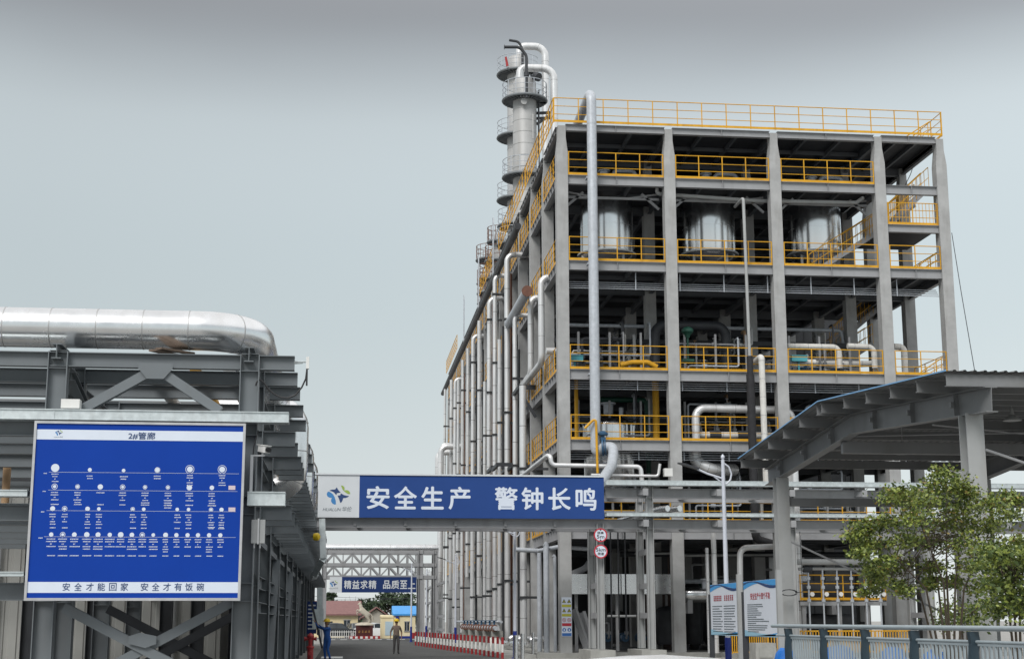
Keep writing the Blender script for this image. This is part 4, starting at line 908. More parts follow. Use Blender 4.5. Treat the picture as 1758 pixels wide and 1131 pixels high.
s = MB(); s.ibeam((-13, 32, zt[0]), (xr-.21, 32, zt[0]), .31, .24); beam0 = obj('cross_beam', s, RSTEEL, rack)
s = MB(); s.ibeam((-13, 34.2, zt[1]), (xr-.21, 34.2, zt[1]), .34, .24); beam1 = obj('cross_beam', s, RSTEEL, rack)
s = MB(); s.ibeam((-13, 34.2, zt[2]), (xr-.21, 34.2, zt[2]), .34, .24); beam2 = obj('cross_beam', s, RSTEEL, rack)
for k, y in enumerate(RY):
    if k:
        (inst(colR, (0, y-32, 0)), inst(colL, (0, y-32, 0))) if k % 2 else None; inst(cant0, (.0, y-32, 0)); inst(beam0, (0, y-32, 0))
    if k > 1:
        inst(cant1, (0, y-34.2, 0)); inst(cant2, (0, y-34.2, 0)); inst(beam1, (0, y-34.2, 0)); inst(beam2, (0, y-34.2, 0))
# intermediate cantilevers between frames on lower tiers
for k in range(3, 20):
    y = (RY[k]+RY[k+1])/2; inst(cant2, (0, y-34.2, 0)); inst(cant1, (0, y-34.2, 0))
s = MB()
for z in (zt[0]-.33, zt[1]-.36, zt[2]-.36, 2.6):
    for x in (xr, xl): s.ibeam((x, 32.2, z), (x, 107, z), .3, .2)
obj('longitudinal_beam', s, RSTEEL, rack)
# front beams across the near frame
s = MB(); zz = P(20, 880, Y=32).z; s.ibeam((-13, 32, zz), (xr-.21, 32, zz), .33, .24); obj('cross_beam', s, RSTEEL, rack)
s = MB(); zz = zt[3]; s.ibeam((-13, 32, zz), (xl-.21, 32, zz), .36, .24); obj('cross_beam', s, RSTEEL, rack)
s = MB(); zz = P(20, 735, Y=32).z; s.ibeam((-13, 32, zz), (xr-.21, 32, zz), .33, .24); obj('cross_beam', s, RSTEEL, rack)
for k in range(1, 15, 2):
    y0, y1 = RY[k]+.17, RY[k+2]-.17
    obj('infill_panel', MB().box(xr-.19, xr-.17, y0, y1, .05, zt[2]-.65), RSTEEL, rack)
    s = MB(); s.ibeam((xr, y0, 2.0), (xr, y1, 2.0), .26, .3); obj('infill_rail', s, RSTEEL, rack)
    s = MB(); s.bar((xr+.02, y0, zt[2]-.56), (xr+.02, y1, zt[2]-.56), .2, .14); obj('infill_rail', s, RSTEEL, rack)
# bracing
def BR(p, q): return MB().ibeam(p, q, .2, .2, UY)
cen = P(250, 642, Y=32); a_, b_ = P(140, 704, Y=32), P(378, 706, Y=32)
obj('brace', BR(a_, V((cen.x+.03, 32, cen.z))), RSTEEL, rack); obj('brace', BR(b_, V((cen.x+.4, 32, cen.z))), RSTEEL, rack)
obj('gusset', MB().prism([(-.34, .22), (.38, .22), (.38, .1), (.2, -.12), (-.16, -.12), (-.34, .1)], (cen.x+.2, 31.85, cen.z), UX, Z3, UY*.015), RSTEEL, rack)
p1, p2, p3, p4 = P(110, 1042, Y=32), P(345, 1165, Y=32), P(400, 1032, Y=32), P(150, 1165, Y=32)
for k, (p, q) in enumerate(((p1, p2), (p3, p4))):
    obj('brace', BR(p+UY*.04*k, q+UY*.04*k), RSTEEL, rack)
for p, q in ((p1, p2), (p3, p4)):
    d = V((.25, 4.2+(.05 if p is p1 else 0), 0)); obj('brace', BR(p+d, q+d), CHAR, rack)
cc = P(245, 1098, Y=31.88); obj('gusset', MB().prism([(-.28, .08), (-.06, .15), (.28, .08), (.28, -.08), (.06, -.16), (-.28, -.07)], (cc.x, 31.83, cc.z), UX, Z3, UY*.015), RSTEEL, rack)
for k in (4, 8, 12):
    y0, y1 = RY[k], RY[k+1]
    obj('brace', BR((xr+.1, y0, .3), (xr+.1, y1, zt[2]-.6)), RSTEEL, rack)
obj('brace', BR((xl+.2, 32.3, zt[0]-.3), (xl+.2, 36, zt[1]+.3)), RSTEEL, rack)
# stub over the columns carrying the big pipe
for x in (xr, xl):
    s = MB(); s.bar((x-.02, 31.75, zt[0]+.30), (x-.02, 34.0, zt[0]+.30), .2, .02); s.bar((x-.02, 31.75, zt[0]+.0), (x-.02, 34, zt[0]), .2, .02); s.bar((x-.02, 31.75, zt[0]+.15), (x-.02, 34, zt[0]+.15), .016, .28); obj('pipe_shoe', s, RSTEEL, rack)
# big silver pipes
YP = 33.2; rp = 34.0*YP/FPX
zp_ = P(200, 565, Y=YP).z; xk = P(470, 600, Y=YP+1).x-rp
pipe('main_pipe', 'very thick silver clad pipe over the rack, turning back along the road', [(-16, YP, zp_+.0), (xk, YP, zp_), (xk+.02, 37.4, zp_-.12), (xk+.12, 58, zp_-.12)], rp, ALU, n=28, fil=1.15, bands=1.0, bandr=1.012, bandw=.025, seg=10)
for k, (px_, yt_, Y0, r_) in enumerate([(531, 684, 44, .42), (540, 742, 56, .36), (547, 772, 66, .32)]):
    c = P(px_, yt_+20, Y=Y0); X0 = c.x-r_
    pipe('loop_pipe', 'silver clad pipe loop bulging over the rack edge, '+['nearest of three', 'middle of three', 'farthest of three'][k], [(X0-2.6, Y0, c.z), (X0, Y0, c.z), (X0, Y0+.0, c.z-2.3), (X0-2, Y0+.4, c.z-2.3)], r_, ALU, n=16, fil=.55, bands=.8)
# pipes lying on the rack tiers
TP = [(-2.7, zt[0]+.33, .17, ALUM, 'silver pipe on the top rack tier nearest the road side columns'), (-3.5, zt[0]+.28, .12, YEL, 'yellow pipe on the top rack tier'), (-4.6, zt[0]+.3, .14, LSTEEL, 'pale grey pipe on the top rack tier behind the yellow one'),
      (-2.6, zt[1]+.36, .18, ALUM, 'silver pipe on the middle rack tier'), (-3.6, zt[1]+.32, .14, TANP, 'tan pipe on the middle rack tier'), (-5.3, zt[1]+.33, .15, GPIPE, 'grey pipe on the middle rack tier by the left columns'),
      (-2.9, zt[2]+.33, .15, CHAR, 'charcoal pipe on the lowest rack tier'), (-4.4, zt[2]+.35, .17, ALUM, 'silver pipe on the lowest rack tier')]
for x, z, r_, M_, lab in TP: pipe('rack_pipe', lab, [(x, 34.6, z), (x, 106, z)], r_, M_, bands=4)
c = P(10, 840, Y=40); pipe('upright_pipe', 'tan upright pipe behind the rack above the short upper tray', [(c.x, 40, P(10, 868, Y=40).z), (c.x, 40, 6.3)], 13/2*40/FPX, TANP)
# planks lying on top beside the main pipe
s = MB(); a_ = P(262, 601, Y=32.4); s.bar(a_, a_+V((.55, 1.1, .06)), .2, .04); s.bar(a_+V((.12, .05, .05)), a_+V((.75, .9, .1)), .18, .04)
obj('timber_plank', s, mat('weathered timber', (.17, .125, .095), .85, 0, .25, 6), None, 'weathered wooden planks left on the rack beneath the thick pipe', 'plank')
# galvanised trays on the near frame
TYF = 31.55
def tray(px0, px1, yt, yb, lab, ends=True):
    x0, x1 = (P(px0, yt, Y=TYF).x if px0 > 0 else -13), P(px1, yt, Y=TYF).x
    z1, z0 = P(250, yt, Y=TYF).z, P(250, yb, Y=TYF).z
    s = MB(); s.box(x0, x1, TYF, TYF+.02, z0+.02, z1-.02); s.box(x0, x1, TYF-.03, TYF+.38, z1-.02, z1); s.box(x0, x1, TYF-.015, TYF+.38, z0, z0+.02); s.box(x0, x1, TYF+.34, TYF+.36, z0+.02, z1-.02)
    x = x0+1.1
    while x < x1-.3: s.box(x, x+.02, TYF-.012, TYF-.001, z0+.021, z1-.021); x += 1.95
    obj('cable_tray', s, GALV, None, lab, 'cable tray')
tray(-1, 496, 704, 722, 'galvanised cable tray just above the blue diagram board'); tray(-1, 47, 842, 853, 'short galvanised tray left of the diagram board, upper'); tray(425, 490, 842, 866, 'stub of galvanised tray right of the diagram board')
tray(-1, 41, 981, 989, 'short galvanised tray left of the diagram board, lower')
c = P(122, 694, Y=31.7); obj('white_box', MB().box(c.x-.19, c.x+.19, 31.6, 31.85, c.z-.09, c.z+.1), WPAINT, None, 'small white box standing on the tray above the diagram board', 'box')
# diagram board
SY = 31.25
q = [P(60, 722, Y=SY), P(421.5, 727, Y=SY), P(413, 1030, Y=SY), P(41, 1031, Y=SY)]
sx0, sx1, sz0, sz1 = (q[0].x+q[3].x)/2, (q[1].x+q[2].x)/2, (q[2].z+q[3].z)/2, (q[0].z+q[1].z)/2
t = thing('diagram_board', 'large bright blue pipe rack diagram board in a pale metal frame', 'sign', (sx0, SY, sz0))
W_, H_ = sx1-sx0, sz1-sz0
obj('panel', MB().box(sx0+.05, sx1-.05, SY, SY+.06, sz0+.05, sz1-.05), SIGNB, t)
s = MB()
s.box(sx0, sx1, SY-.03, SY+.08, sz1-.05, sz1); s.box(sx0, sx1, SY-.03, SY+.08, sz0, sz0+.055); s.box(sx0, sx0+.05, SY-.03, SY+.08, sz0+.056, sz1-.051); s.box(sx1-.05, sx1, SY-.03, SY+.08, sz0+.056, sz1-.051); obj('frame', s, FRAME, t)
# board coordinates: u 0..1310 , v 20..1095 of the enlarged photograph
def bu(u, v):   # u along, v down
    left = 72+(5-72)*(v-10)/(1090-10); right = 1352+(1318-1352)*(v-10)/(1090-10)
    return V((sx0+W_*(u-left)/(right-left), SY-.004, sz1-H_*(v-8)/(1100-8)))
s = MB(); a = bu(40, 122); b = bu(40, 60); s.flat([(0, 0), (1, 0), (1, 1), (0, 1)], (sx0+.051, SY-.003, a.z), UX*(W_-.102), Z3*(b.z-a.z)); obj('white_band', s, WHITE, t); s = MB()
a = bu(40, 1053); b = bu(40, 988); s.flat([(0, 0), (1, 0), (1, 1), (0, 1)], (sx0+.051, SY-.003, a.z), UX*(W_-.102), Z3*(b.z-a.z)); obj('white_band', s, WHITE, t)
s = MB()
def tx(body, u0, u1, v0, v1, bold=.01, sp=1):
    a, b = bu(u0, v1), bu(u1, v0); s.text(body, a-UY*.003, UX*(b.x-a.x), Z3*(b.z-a.z), bold, sp)
tx('2#管廊', 634, 798, 71, 115, .012)
for ch, u in zip('安全才能回家安全才有饭碗', (235, 306, 377, 446, 516, 586, 708, 776, 845, 913, 980, 1049)): tx(ch, u, u+47, 994, 1040, .006)
obj('lettering', s, NAVY, t)
s = MB(); sc = W_/1290
def dot(u, v, r, ring=0):
    c = bu(u, v); s.disc(c, UX, Z3, r*sc, 18)
    if ring: s.disc(c, UX, Z3, ring*sc, 22, (ring-3)*sc)
def lines(u, v, n, wd=30, last=0):
    for k in range(n):
        w2 = wd*(.25 if (k == 2 and n > 3) else random.uniform(.8, 1.15)); c = bu(u, v+k*15)
        x = -w2/2
        while x < w2/2-3:
            g_ = random.uniform(4, 8); s.flat([(x, -3), (x+g_-2.2, -3), (x+g_-.8, 3), (x+1.2, 3)], c, UX*sc, Z3*sc); x += g_
    if last: lines(u, last, 1, wd)
for v, u0, u1 in ((323, 155, 1310), (433, 150, 1300), (558, 140, 1290), (716, 125, 1290)):
    a, b = bu(u0, v), bu(u1, v); s.flat([(0, -.0025), (1, -.0025), (1, .0025), (0, .0025)], a, UX*(b.x-a.x), Z3)
    lines(u0-22, v+8, 1, 22)
for u, v, r, rg, n in ((193, 297, 25, 0, 4), (401, 307, 12, 0, 2), (605, 309, 11, 0, 2), (810, 304, 13, 17, 2), (1008, 298, 18, 27, 5), (1206, 297, 18, 27, 5)): dot(u, v, r, rg); lines(u, v+38, n, 40)
for u, r, rg, n in ((189, 10, 18, 4), (327, 9, 14, 5), (464, 16, 0, 1), (599, 9, 16, 4), (735, 8, 13, 5), (874, 8, 13, 7), (1005, 17, 0, 4), (1143, 14, 0, 6)): dot(u, 411, r, rg); lines(u, 447, n, 44, 520)
for u, r, rg, n in ((177, 15, 0, 5), (249, 9, 16, 4), (387, 14, 0, 5), (455, 11, 0, 5), (660, 8, 13, 4), (727, 11, 0, 5), (931, 11, 0, 4), (1000, 11, 0, 5), (1138, 8, 13, 6), (1202, 13, 0, 6)): dot(u, 546, r, rg); lines(u, 580, n, 36, 662)
for k, u in enumerate((168, 237, 307, 382, 450, 521, 587, 655, 718, 785, 860, 926, 994, 1058, 1126, 1195)):
    dot(u, 703, (13, 9, 14, 16, 15, 13, 17, 14, 9, 11, 15, 13, 13, 13, 13, 13)[k], 16 if k in (1, 8) else 0); lines(u, 730, (4, 5, 4, 5, 5, 4, 4, 5, 4, 5, 6, 4, 4, 4, 6, 4)[k], 54 if k < 10 else 36, 830)
obj('diagram', s, WHITE, t)
s = MB()
for v, n in ((410, 0), (545, 0)): c = bu(1266, v); s.flat([(-21, -13), (21, -13), (21, 13), (-21, 13)], c, UX*sc, Z3*sc)
obj('colour_key', s, PINKW, t)
lc = bu(216, 82); logo(lc.x, lc.z+.01, .15, SY-.005, t)
# camera, antenna, junction box on the rack
t = thing('security_camera', 'white bullet security camera beside the diagram board', 'camera', P(452, 772, Y=31.8))
c = P(455, 771, Y=31.7); s = MB(); s.bar(c+V((-.1, .1, .03)), c+V((.06, -.12, -.02)), .13, .14); s.bar(c+V((-.12, .12, .11)), c+V((.08, -.15, .055)), .16, .012); obj('housing', s, WPAINT, t)
s = MB(); s.cyl(c+V((.06, -.12, -.02)), c+V((.10, -.18, -.035)), .055, n=14); s.cyl(c+V((.10, -.18, -.035)), c+V((.102, -.183, -.0355)), .035, n=12); obj('lens', s, BLACK, t)
s = MB(); s.bar(c+V((-.05, .05, -.05)), c+V((-.05, .05, -.12)), .04, .04, UX); s.bar(c+V((-.3, .05, -.13)), c+V((.0, .05, -.13)), .05, .03); s.bar(c+V((-.27, .05, -.14)), c+V((-.27, .05, -1.2)), .06, .06, UX); obj('bracket', s, FRAME, t)
t = thing('antenna', 'white panel antenna with drooping black cable on the rack beam end', 'antenna', P(527, 635, Y=32))
a_ = P(528, 622, Y=32); b_ = P(527, 633, Y=32)
obj('panel', MB().box(a_.x-.03, a_.x+.035, 31.95, 32.06, P(528, 633, Y=32).z, P(528, 613, Y=32).z), WPAINT, t)
s = MB(); s.tube([P(505, 621, Y=32), P(525, 621, Y=32)], .02, 6); s.tube([P(505, 624, Y=32), P(520, 623, Y=32)], .015, 6); obj('bracket', s, GALV, t)
s = MB(); s.tube([P(x, y, Y=31.9) for x, y in ((439, 662), (441, 655), (446, 651), (453, 657), (461, 668), (470, 676), (482, 682), (495, 683), (507, 678), (518, 665), (525, 650), (527, 634))], .018, 8, .1); s.tube([P(527, 634, Y=31.9), P(526.5, 662, Y=31.9)], .02, 6); obj('cable', s, BLACK, t)
c = P(444, 913, Y=31.9); t = thing('junction_box', 'pale grey junction box on the rack column right of the diagram board', 'box', c)
obj('case', MB().box(c.x-.14, c.x+.14, 31.7, 31.85, c.z-.24, c.z+.25), LSTEEL, t); s = MB(); s.box(c.x-.01, c.x+.02, 31.66, 31.698, c.z-.26, c.z+.27); s.cyl((c.x-.08, 31.78, c.z-.34), (c.x-.08, 31.78, c.z-.24), .02); s.cyl((c.x+.04, 31.78, c.z-.34), (c.x+.04, 31.78, c.z-.24), .02); obj('strap', s, FRAME, t)
pipe('rack_cable', 'black cable hanging from the tray beside the diagram board', [P(443, 738, Y=31.75), P(442, 745, Y=31.75), P(436, 765, Y=31.75), P(434, 785, Y=31.75)], .012, BLACK, n=6, cat='cable')
# galvanised riser duct under banner left end
t_ = [P(553, 890, Y=64), P(555, 958, Y=64), P(541, 984, Y=66), P(538, 990, Y=70)]
s = MB()
for a_, b_ in zip(t_[:-1], t_[1:]): s.bar(a_, b_, .26, .26, UY)
obj('cable_duct', s, GALV, None, 'galvanised square duct dropping from the left end of the banner', 'duct')
pts = [P(549, 1008, Y=70), P(549, 1045, Y=70)]; s = MB(); s.bar(pts[0], pts[1], .26, .26, UY); s.box(pts[0].x-.3, pts[0].x+.2, 69.9, 71, pts[1].z-.9, pts[1].z); obj('cable_duct', s, GALV, None, 'short galvanised duct below the rack end past the worker', 'duct')
c = P(544, 921, Y=60); s = MB(); s.lathe([(.02, -.16), (.14, -.12), (.16, 0), (.14, .08), (.05, .13)], c, 14, (1, -.3, 0)); s.mi = 1; s.bar(c+UX*-.13, c+V((-.9, .2, .1)), .05, .05); obj('alarm_lamp', s, [HELM, RSTEEL], None, 'yellow round lamp on the end of a rack arm', 'lamp')
# blue noticeboards on rack columns near the worker
c = P(538, 1060, Y=72); s = MB(); s.box(c.x-.3, c.x+.16, 72, 72.05, 1.1, 2.6); s.mi = 1
for k in range(7): s.box(c.x-.25, c.x+.1-.1*(k % 3), 71.99, 71.999, 1.3+k*.18, 1.36+k*.18)
obj('blue_notice', s, [BANB2, BANW], None, 'blue notice board on the rack column behind the worker', 'notice')
# shed behind the rack
t = thing('shed', 'pale corrugated steel shed behind the pipe rack on the left', 'shed', (-15, 50, 0))
zs = P(0, 690, Y=50).z; s = MB(); x = -40
prof = []
while x < -4.1: prof += [(x, 50), (x+.24, 50), (x+.27, 50.04), (x+.39, 50.04)]; x += .42
b = s.add([(px_, py_, z) for z in (0.001, zs) for px_, py_ in prof]); n = len(prof)
for i in range(n-1): s.poly((b+i, b+i+1, b+n+i+1, b+n+i))
s.box(-40, -4.1, 50.06, 50.2, 0.001, zs); s.box(-4.25, -4.1, 50.2, 105, .001, zs-.2)
obj('wall', s, PANEL, t); obj('roof', MB().loft([[(-40, 49.8, zs), (-4, 49.8, zs), (-4, 49.8, zs+.08), (-40, 49.8, zs+.08)], [(-40, 78, zs+1.2), (-4, 78, zs+1.2), (-4, 78, zs+1.28), (-40, 78, zs+1.28)], [(-40, 106, zs), (-4, 106, zs), (-4, 106, zs+.08), (-40, 106, zs+.08)]]), CANR, t)
s = MB()
for x in (-14, -11.0, -8.1, -5.4): s.tube([(x, 49.85, 0.01), (x, 49.85, zs-.1)], .07, 8)
obj('downpipe', s, LSTEEL, t)
s = MB()
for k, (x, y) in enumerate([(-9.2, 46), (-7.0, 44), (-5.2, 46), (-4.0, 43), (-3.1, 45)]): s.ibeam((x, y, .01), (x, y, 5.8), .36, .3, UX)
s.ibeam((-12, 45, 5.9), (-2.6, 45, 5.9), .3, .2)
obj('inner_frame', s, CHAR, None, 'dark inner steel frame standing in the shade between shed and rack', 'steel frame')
#@@CANOPY
# ------------------------------------------------------------------ canopy on the right
VX = 12.26
e1, rg, e2 = P(1625, 637.5, X=VX), P(1405, 690, X=VX), P(1268, 788, X=VX)
can = thing('canopy', 'grey steel canopy with corrugated pitched roof and thin blue verge, behind the green maple', 'canopy', (13.2, e1.y, 0))
XE = 34
s = MB(); prof = []; x = VX
while x < XE: prof += [(x, 0), (x+.13, 0), (x+.155, .03), (x+.195, .03)]; x += .22
lines_ = [e1, rg, e2]
for dz, flip in ((0, 0), (.012, 1)):
    b = s.add([(px_, q_.y, q_.z+pz+dz) for q_ in lines_ for px_, pz in prof]); n = len(prof)
    for r_ in range(2):
        for i in range(n-1):
            f = (b+r_*n+i, b+r_*n+i+1, b+(r_+1)*n+i+1, b+(r_+1)*n+i); s.poly(f if flip else f[::-1])
obj('roof_sheet', s, CANR, can)
s = MB()
for a_, b_ in ((e1, rg), (rg, e2)): s.bar(V((VX-.02, a_.y, a_.z+.02)), V((VX-.02, b_.y, b_.z+.02)), .02, .03)
obj('verge_trim', s, SKYB, can)
def roofz(y): return e1.z+(rg.z-e1.z)*(y-e1.y)/(rg.y-e1.y) if y < rg.y else rg.z+(e2.z-rg.z)*(y-rg.y)/(e2.y-rg.y)
n = 5
ys = [e1.y+.12+(rg.y-e1.y-.4)*k/n for k in range(n)]+[rg.y-.12]+[rg.y+.25+(e2.y-rg.y-.4)*k/n for k in range(n+1)]
pur0 = None
for y in ys:
    s = MB(); z = roofz(y)-.02
    s.bar((VX+.03, y, z-.15), (XE, y, z-.15), .014, .22); s.bar((VX+.03, y+.04, z-.03), (XE, y+.04, z-.03), .09, .014); s.bar((VX+.03, y+.04, z-.265), (XE, y+.04, z-.265), .09, .014)
    obj('purlin', s, CANS, can)
YC0, YC1 = P(1669, 760, X=13.2).y, P(1343, 900, X=13.2).y
for x in (13.2, 19.6, 26.0, 32.4):
    s = MB()
    for a_, b_ in ((e1, rg), (rg, e2)):
        s.ibeam((x, P(1703, 690, X=13.2).y if a_ is e1 else a_.y, a_.z-.56), (x, b_.y, b_.z-.56), .52, .26)
        for k in (.2, .5, .8): yy = a_.y+(b_.y-a_.y)*k; zz = a_.z+(b_.z-a_.z)*k-.56; s.box(x-.12, x+.12, yy-.01, yy+.01, zz-.23, zz+.23); s.box(x-.2, x-.125, yy-.05, yy+.05, zz-.06, zz+.06)
    obj('rafter', s, CANS, can)
    for yy in (YC0, YC1):
        zc = roofz(yy)-.80; s = MB(); s.ibeam((x, yy, .02), (x, yy, zc), .40, .38, UY, .03, .024)
        obj('column', s, LSTEEL, can)
for x0, x1 in ((13.2, 19.6), (19.6, 26)):
    for a_, b_, r_ in (((x0, 32, roofz(32)-.9), (x1, 38, roofz(38)-.7), .02), ((x0, 38, roofz(38)-.72), (x1, 32, roofz(32)-.92), .02), ((x0+.2, YC1-.2, 4.0), (x1, YC1-.2, 1.2), .03), ((x0+.2, YC0-.2, 5.2), (x1, YC0-.2, 3.2), .03)):
        obj('tie_rod', MB().tube([a_, b_], r_, 6), STEEL, can)
s = MB(); s.bar((13.2, 38.2, 6.2), (34, 38.2, 6.2), .2, .3); obj('ridge_beam', s, CANS, can); s = MB(); s.bar((13.4, YC1, 5.2), (34, YC1, 5.2), .16, .24); obj('eaves_beam', s, CANS, can)
for k, (px_, py_) in enumerate(((1550, 779), (1738, 722))):
    c = P(px_, py_, Y=[38.5, 34][k]); s = MB(); s.lathe([(.22, 0), (.2, .05), (.06, .14), (.03, .3)], c, 16); s.tube([c+Z3*.28, (c.x, c.y, roofz(c.y)-.1)], .012, 6); obj('pendant_lamp', s, LSTEEL, None, ['pendant lamp hanging mid canopy', 'pendant lamp hanging under the canopy at the right edge'][k], 'lamp')
c = P(1360, 1020, Y=43.6)
s = MB(); cc = P(1350, 1017, Y=43.6)
for k in range(3): s.tube([cc+V((math.cos(a*.5)*(.22+.02*k), -.25-.02*k, math.sin(a*.5)*.09)) for a in range(13)], .012, 6)
s.tube([cc+V((.2, -.25, 0)), cc+V((.42, -.25, .02)), cc+V((.42, -.2, 1.8))], .012, 6); obj('cable_coil', s, CHAR, None, 'coil of black cable tied to the near canopy column', 'cable')
pipe('guy_wire', 'thin wire slanting from the right end column of the plant', [P(1634, 400, Y=70), P(1650, 500, Y=68), P(1674, 640, Y=66)], .02, CHAR, n=5, cat='wire')
pipe('guy_wire', 'thin loose wire hanging beneath the plant roof corner', [P(1568, 285, Y=72), P(1563, 300, Y=72), P(1552, 322, Y=72)], .02, CHAR, n=5, cat='wire')
#@@STREET
# ------------------------------------------------------------------ street lamps
lc0 = P(1247, 1000, Y=41)
lamp = thing('street_lamp', 'near white street lamp with blue base before the galvanised trays', 'street lamp', (lc0.x, 41, 0), 'street lamps along the road')
lx = lc0.x
s = MB(); s.lathe([(.075, 1.22), (.07, 2), (.05, 6.1), (.05, 6.15)], (lx, 41, 0), 14); s.lathe([(.02, 6.15), (.055, 6.2), (.055, 6.25), (.01, 6.31)], (lx, 41, 0), 12); obj('pole', s, LAMPP, lamp)
s = MB(); s.lathe([(.15, .0), (.15, .04), (.095, .06), (.09, 1.22)], (lx, 41, 0), 14); obj('base', s, BLUEP, lamp)
s = MB(); s.tube([(lx-.02, 41, 5.62), (lx-.45, 41, 5.75), (lx-.75, 41, 5.88)], [.03]*3, 8); s.tube([(lx-.04, 41, 5.5), (lx-.3, 41, 5.7)], .02, 6)
s.tube([(lx+.03, 41, 6.05), (lx+.17, 41, 5.95), (lx+.24, 41, 5.75), (lx+.2, 41, 5.58), (lx+.1, 41, 5.48), (lx+.03, 41, 5.45)], .025, 8, .1); obj('arm', s, LAMPP, lamp)
s = MB(); s.loft([[(lx-.72, 41-.1, 5.86), (lx-.72, 41.1, 5.86), (lx-.72, 41.1, 5.91), (lx-.72, 40.9, 5.91)], [(lx-1.1, 40.88, 5.97), (lx-1.1, 41.12, 5.97), (lx-1.1, 41.12, 6.03), (lx-1.1, 40.88, 6.03)], [(lx-1.3, 40.93, 6.03), (lx-1.3, 41.07, 6.03), (lx-1.3, 41.07, 6.06), (lx-1.3, 40.93, 6.06)]]); obj('lamp_head', s, CHAR, lamp)
for px_, Y, lab in ((884, 68.5, 'white street lamp before the silver risers, behind the right half of banner'), (782, 105, 'slim street lamp among the far silver risers'), (732, 136, 'far street lamp beside the far gantry column'), (706, 122, 'street lamp standing in front of the far dark blue banner')):
    c = P(px_, 1060, Y=Y); o = copy_tree(lamp, (c.x, Y, 0)); o['label'] = lab
# ------------------------------------------------------------------ striped posts
gy0, gy1 = 105, 68.2
post = None; NP = 26
for k in range(NP):
    q = (k/(NP-1)); Y = 1/((1-q)/gy0+q/gy1) if False else gy0+(gy1-gy0)*(q**.92); X = 5.15+(7.28-5.15)*(gy0-Y)/(gy0-gy1)
    if post is None:
        post = thing('striped_post', '', 'bollard', (X, Y, 0), 'red and white striped posts along the kerb')
        for nm, z0, z1, M_ in (('red_band', .01, .28, RED), ('white_band', .281, .64, WPAINT), ('red_cap', .641, .95, RED)): obj(nm, MB().cyl((X, Y, z0), (X, Y, z1), .062, n=10), M_, post)
        o = post
    else: o = copy_tree(post, (X, Y, 0))
    o['label'] = 'red and white striped kerb post, number %d from the near end of the row' % (NP-k) if k < NP-9 else 'red and white striped kerb post, %s from the near end of the row' % ORD[NP-1-k]
o['label'] = 'red and white striped post at the near end of the roadside row'; post['label'] = 'red and white striped post at the far end of the roadside row'
s = MB()
for k in range(4):
    c = V((7.9, 76+k*1.2, .16)); s.lathe([(.28, 0), (.3, .1), (.2, .4), (.08, .62), (.03, .66)], c, 10)
obj('white_sacks', s, WPIPE, None, 'white wrapped bundles on the kerb behind the striped posts', 'sacks')
# ------------------------------------------------------------------ info boards along x = 10
for k, (ya, yb, lab) in enumerate([(40.3, 37.45, 'left blue and white notice board on posts before the plant, text in two columns'), (36.85, 33.95, 'right blue and white notice board on posts, one list under a red heading')]):
    X = 10.02; z0, z1 = 1.30, 2.64; t = thing('notice_board', lab, 'notice board', (X, ya, 0))
    u, Lb = V((0, -1, 0)), ya-yb
    obj('panel', MB().box(X, X+.03, yb, ya, z0, z1), mat('pale notice sheet', (.66, .70, .77), .5, 0, .03, 1), t)
    for yy in (ya+.07, yb-.07): obj('post', MB().box(X-.03, X+.09, yy-.06, yy+.06, .001, z1-.25+(.45 if yy < yb else 0)), LSTEEL if yy < yb else CHAR, t)
    s = MB(); o = V((X-.004, ya, 0))
    def wave(zs_, mi, top=True):
        s.mi = mi; m_ = len(zs_)-1
        for q in range(m_):
            (l0, h0), (l1, h1) = zs_[q], zs_[q+1]; b = s.add([o+u*Lb*q/m_+Z3*l0, o+u*Lb*(q+1)/m_+Z3*l1, o+u*Lb*(q+1)/m_+Z3*h1, o+u*Lb*q/m_+Z3*h0]); s.poly(range(b, b+4))
    wave([(z1-.2+.13*math.sin(q*.32+.0), z1-.005) for q in range(11)], 0)
    o = o-UX*.001; wave([(z1-.12+.09*math.sin(q*.5+.3), z1-.075+.07*math.sin(q*.45+.5)) for q in range(11)], 1)
    wave([(z0+.004, z0+.14*(1-q/10)**2+.02+.05*(q/10)) for q in range(11)], 2); wave([(z0+.03*q/10, z0+.01+.10*(q/10)**2) for q in range(11)], 0)
    obj('wave_print', s, [mat('notice blue', (.06, .32, .68), .5, 0, .04, 1), NAVY, mat('notice pale blue', (.30, .52, .66), .5, 0, .04, 1)], t)
    s = MB(); o = V((X-.006, ya, 0))
    def bars(u0, u1, z, h, dens, cut=.25):
        x = u0
        while x < u1:
            g_ = random.uniform(.02, .05)
            s.flat([(x, 0), (x+g_*dens, 0), (x+g_*dens, h), (x, h)], o+Z3*z, u, Z3); x += g_
    s.mi = 1
    if k == 0:
        for w0 in (.38, .55, .72, .90, 1.08, 1.5, 1.7, 1.9, 2.1, 2.28):   # blurred red heading strokes
            for dz in (0, .055, .11): s.flat([(w0, dz), (w0+.13, dz), (w0+.13, dz+.025), (w0, dz+.025)], o+Z3*2.2, u, Z3)
            s.flat([(w0+.03, 0), (w0+.05, 0), (w0+.05, .13), (w0+.03, .13)], o+Z3*2.2, u, Z3); s.flat([(w0+.09, 0), (w0+.11, 0), (w0+.11, .13), (w0+.09, .13)], o+Z3*2.2, u, Z3)
        s.mi = 0
        for q in range(11): bars(.22, 1.25-random.random()*.35*(q % 2), 2.05-q*.066, .022, .85); bars(1.42, 2.55-random.random()*.35*(q % 2), 2.05-q*.066, .022, .85)
    else:
        s.text('安全生产十四个不准', o+u*.62+Z3*2.19, u*1.7, Z3*.16, .01)
        s.mi = 0
        for q in range(14): bars(.3, .3+random.uniform(.6, 1.9), 2.06-q*.05, .02, .85)
    obj('lettering', s, [INK, PRED], t)
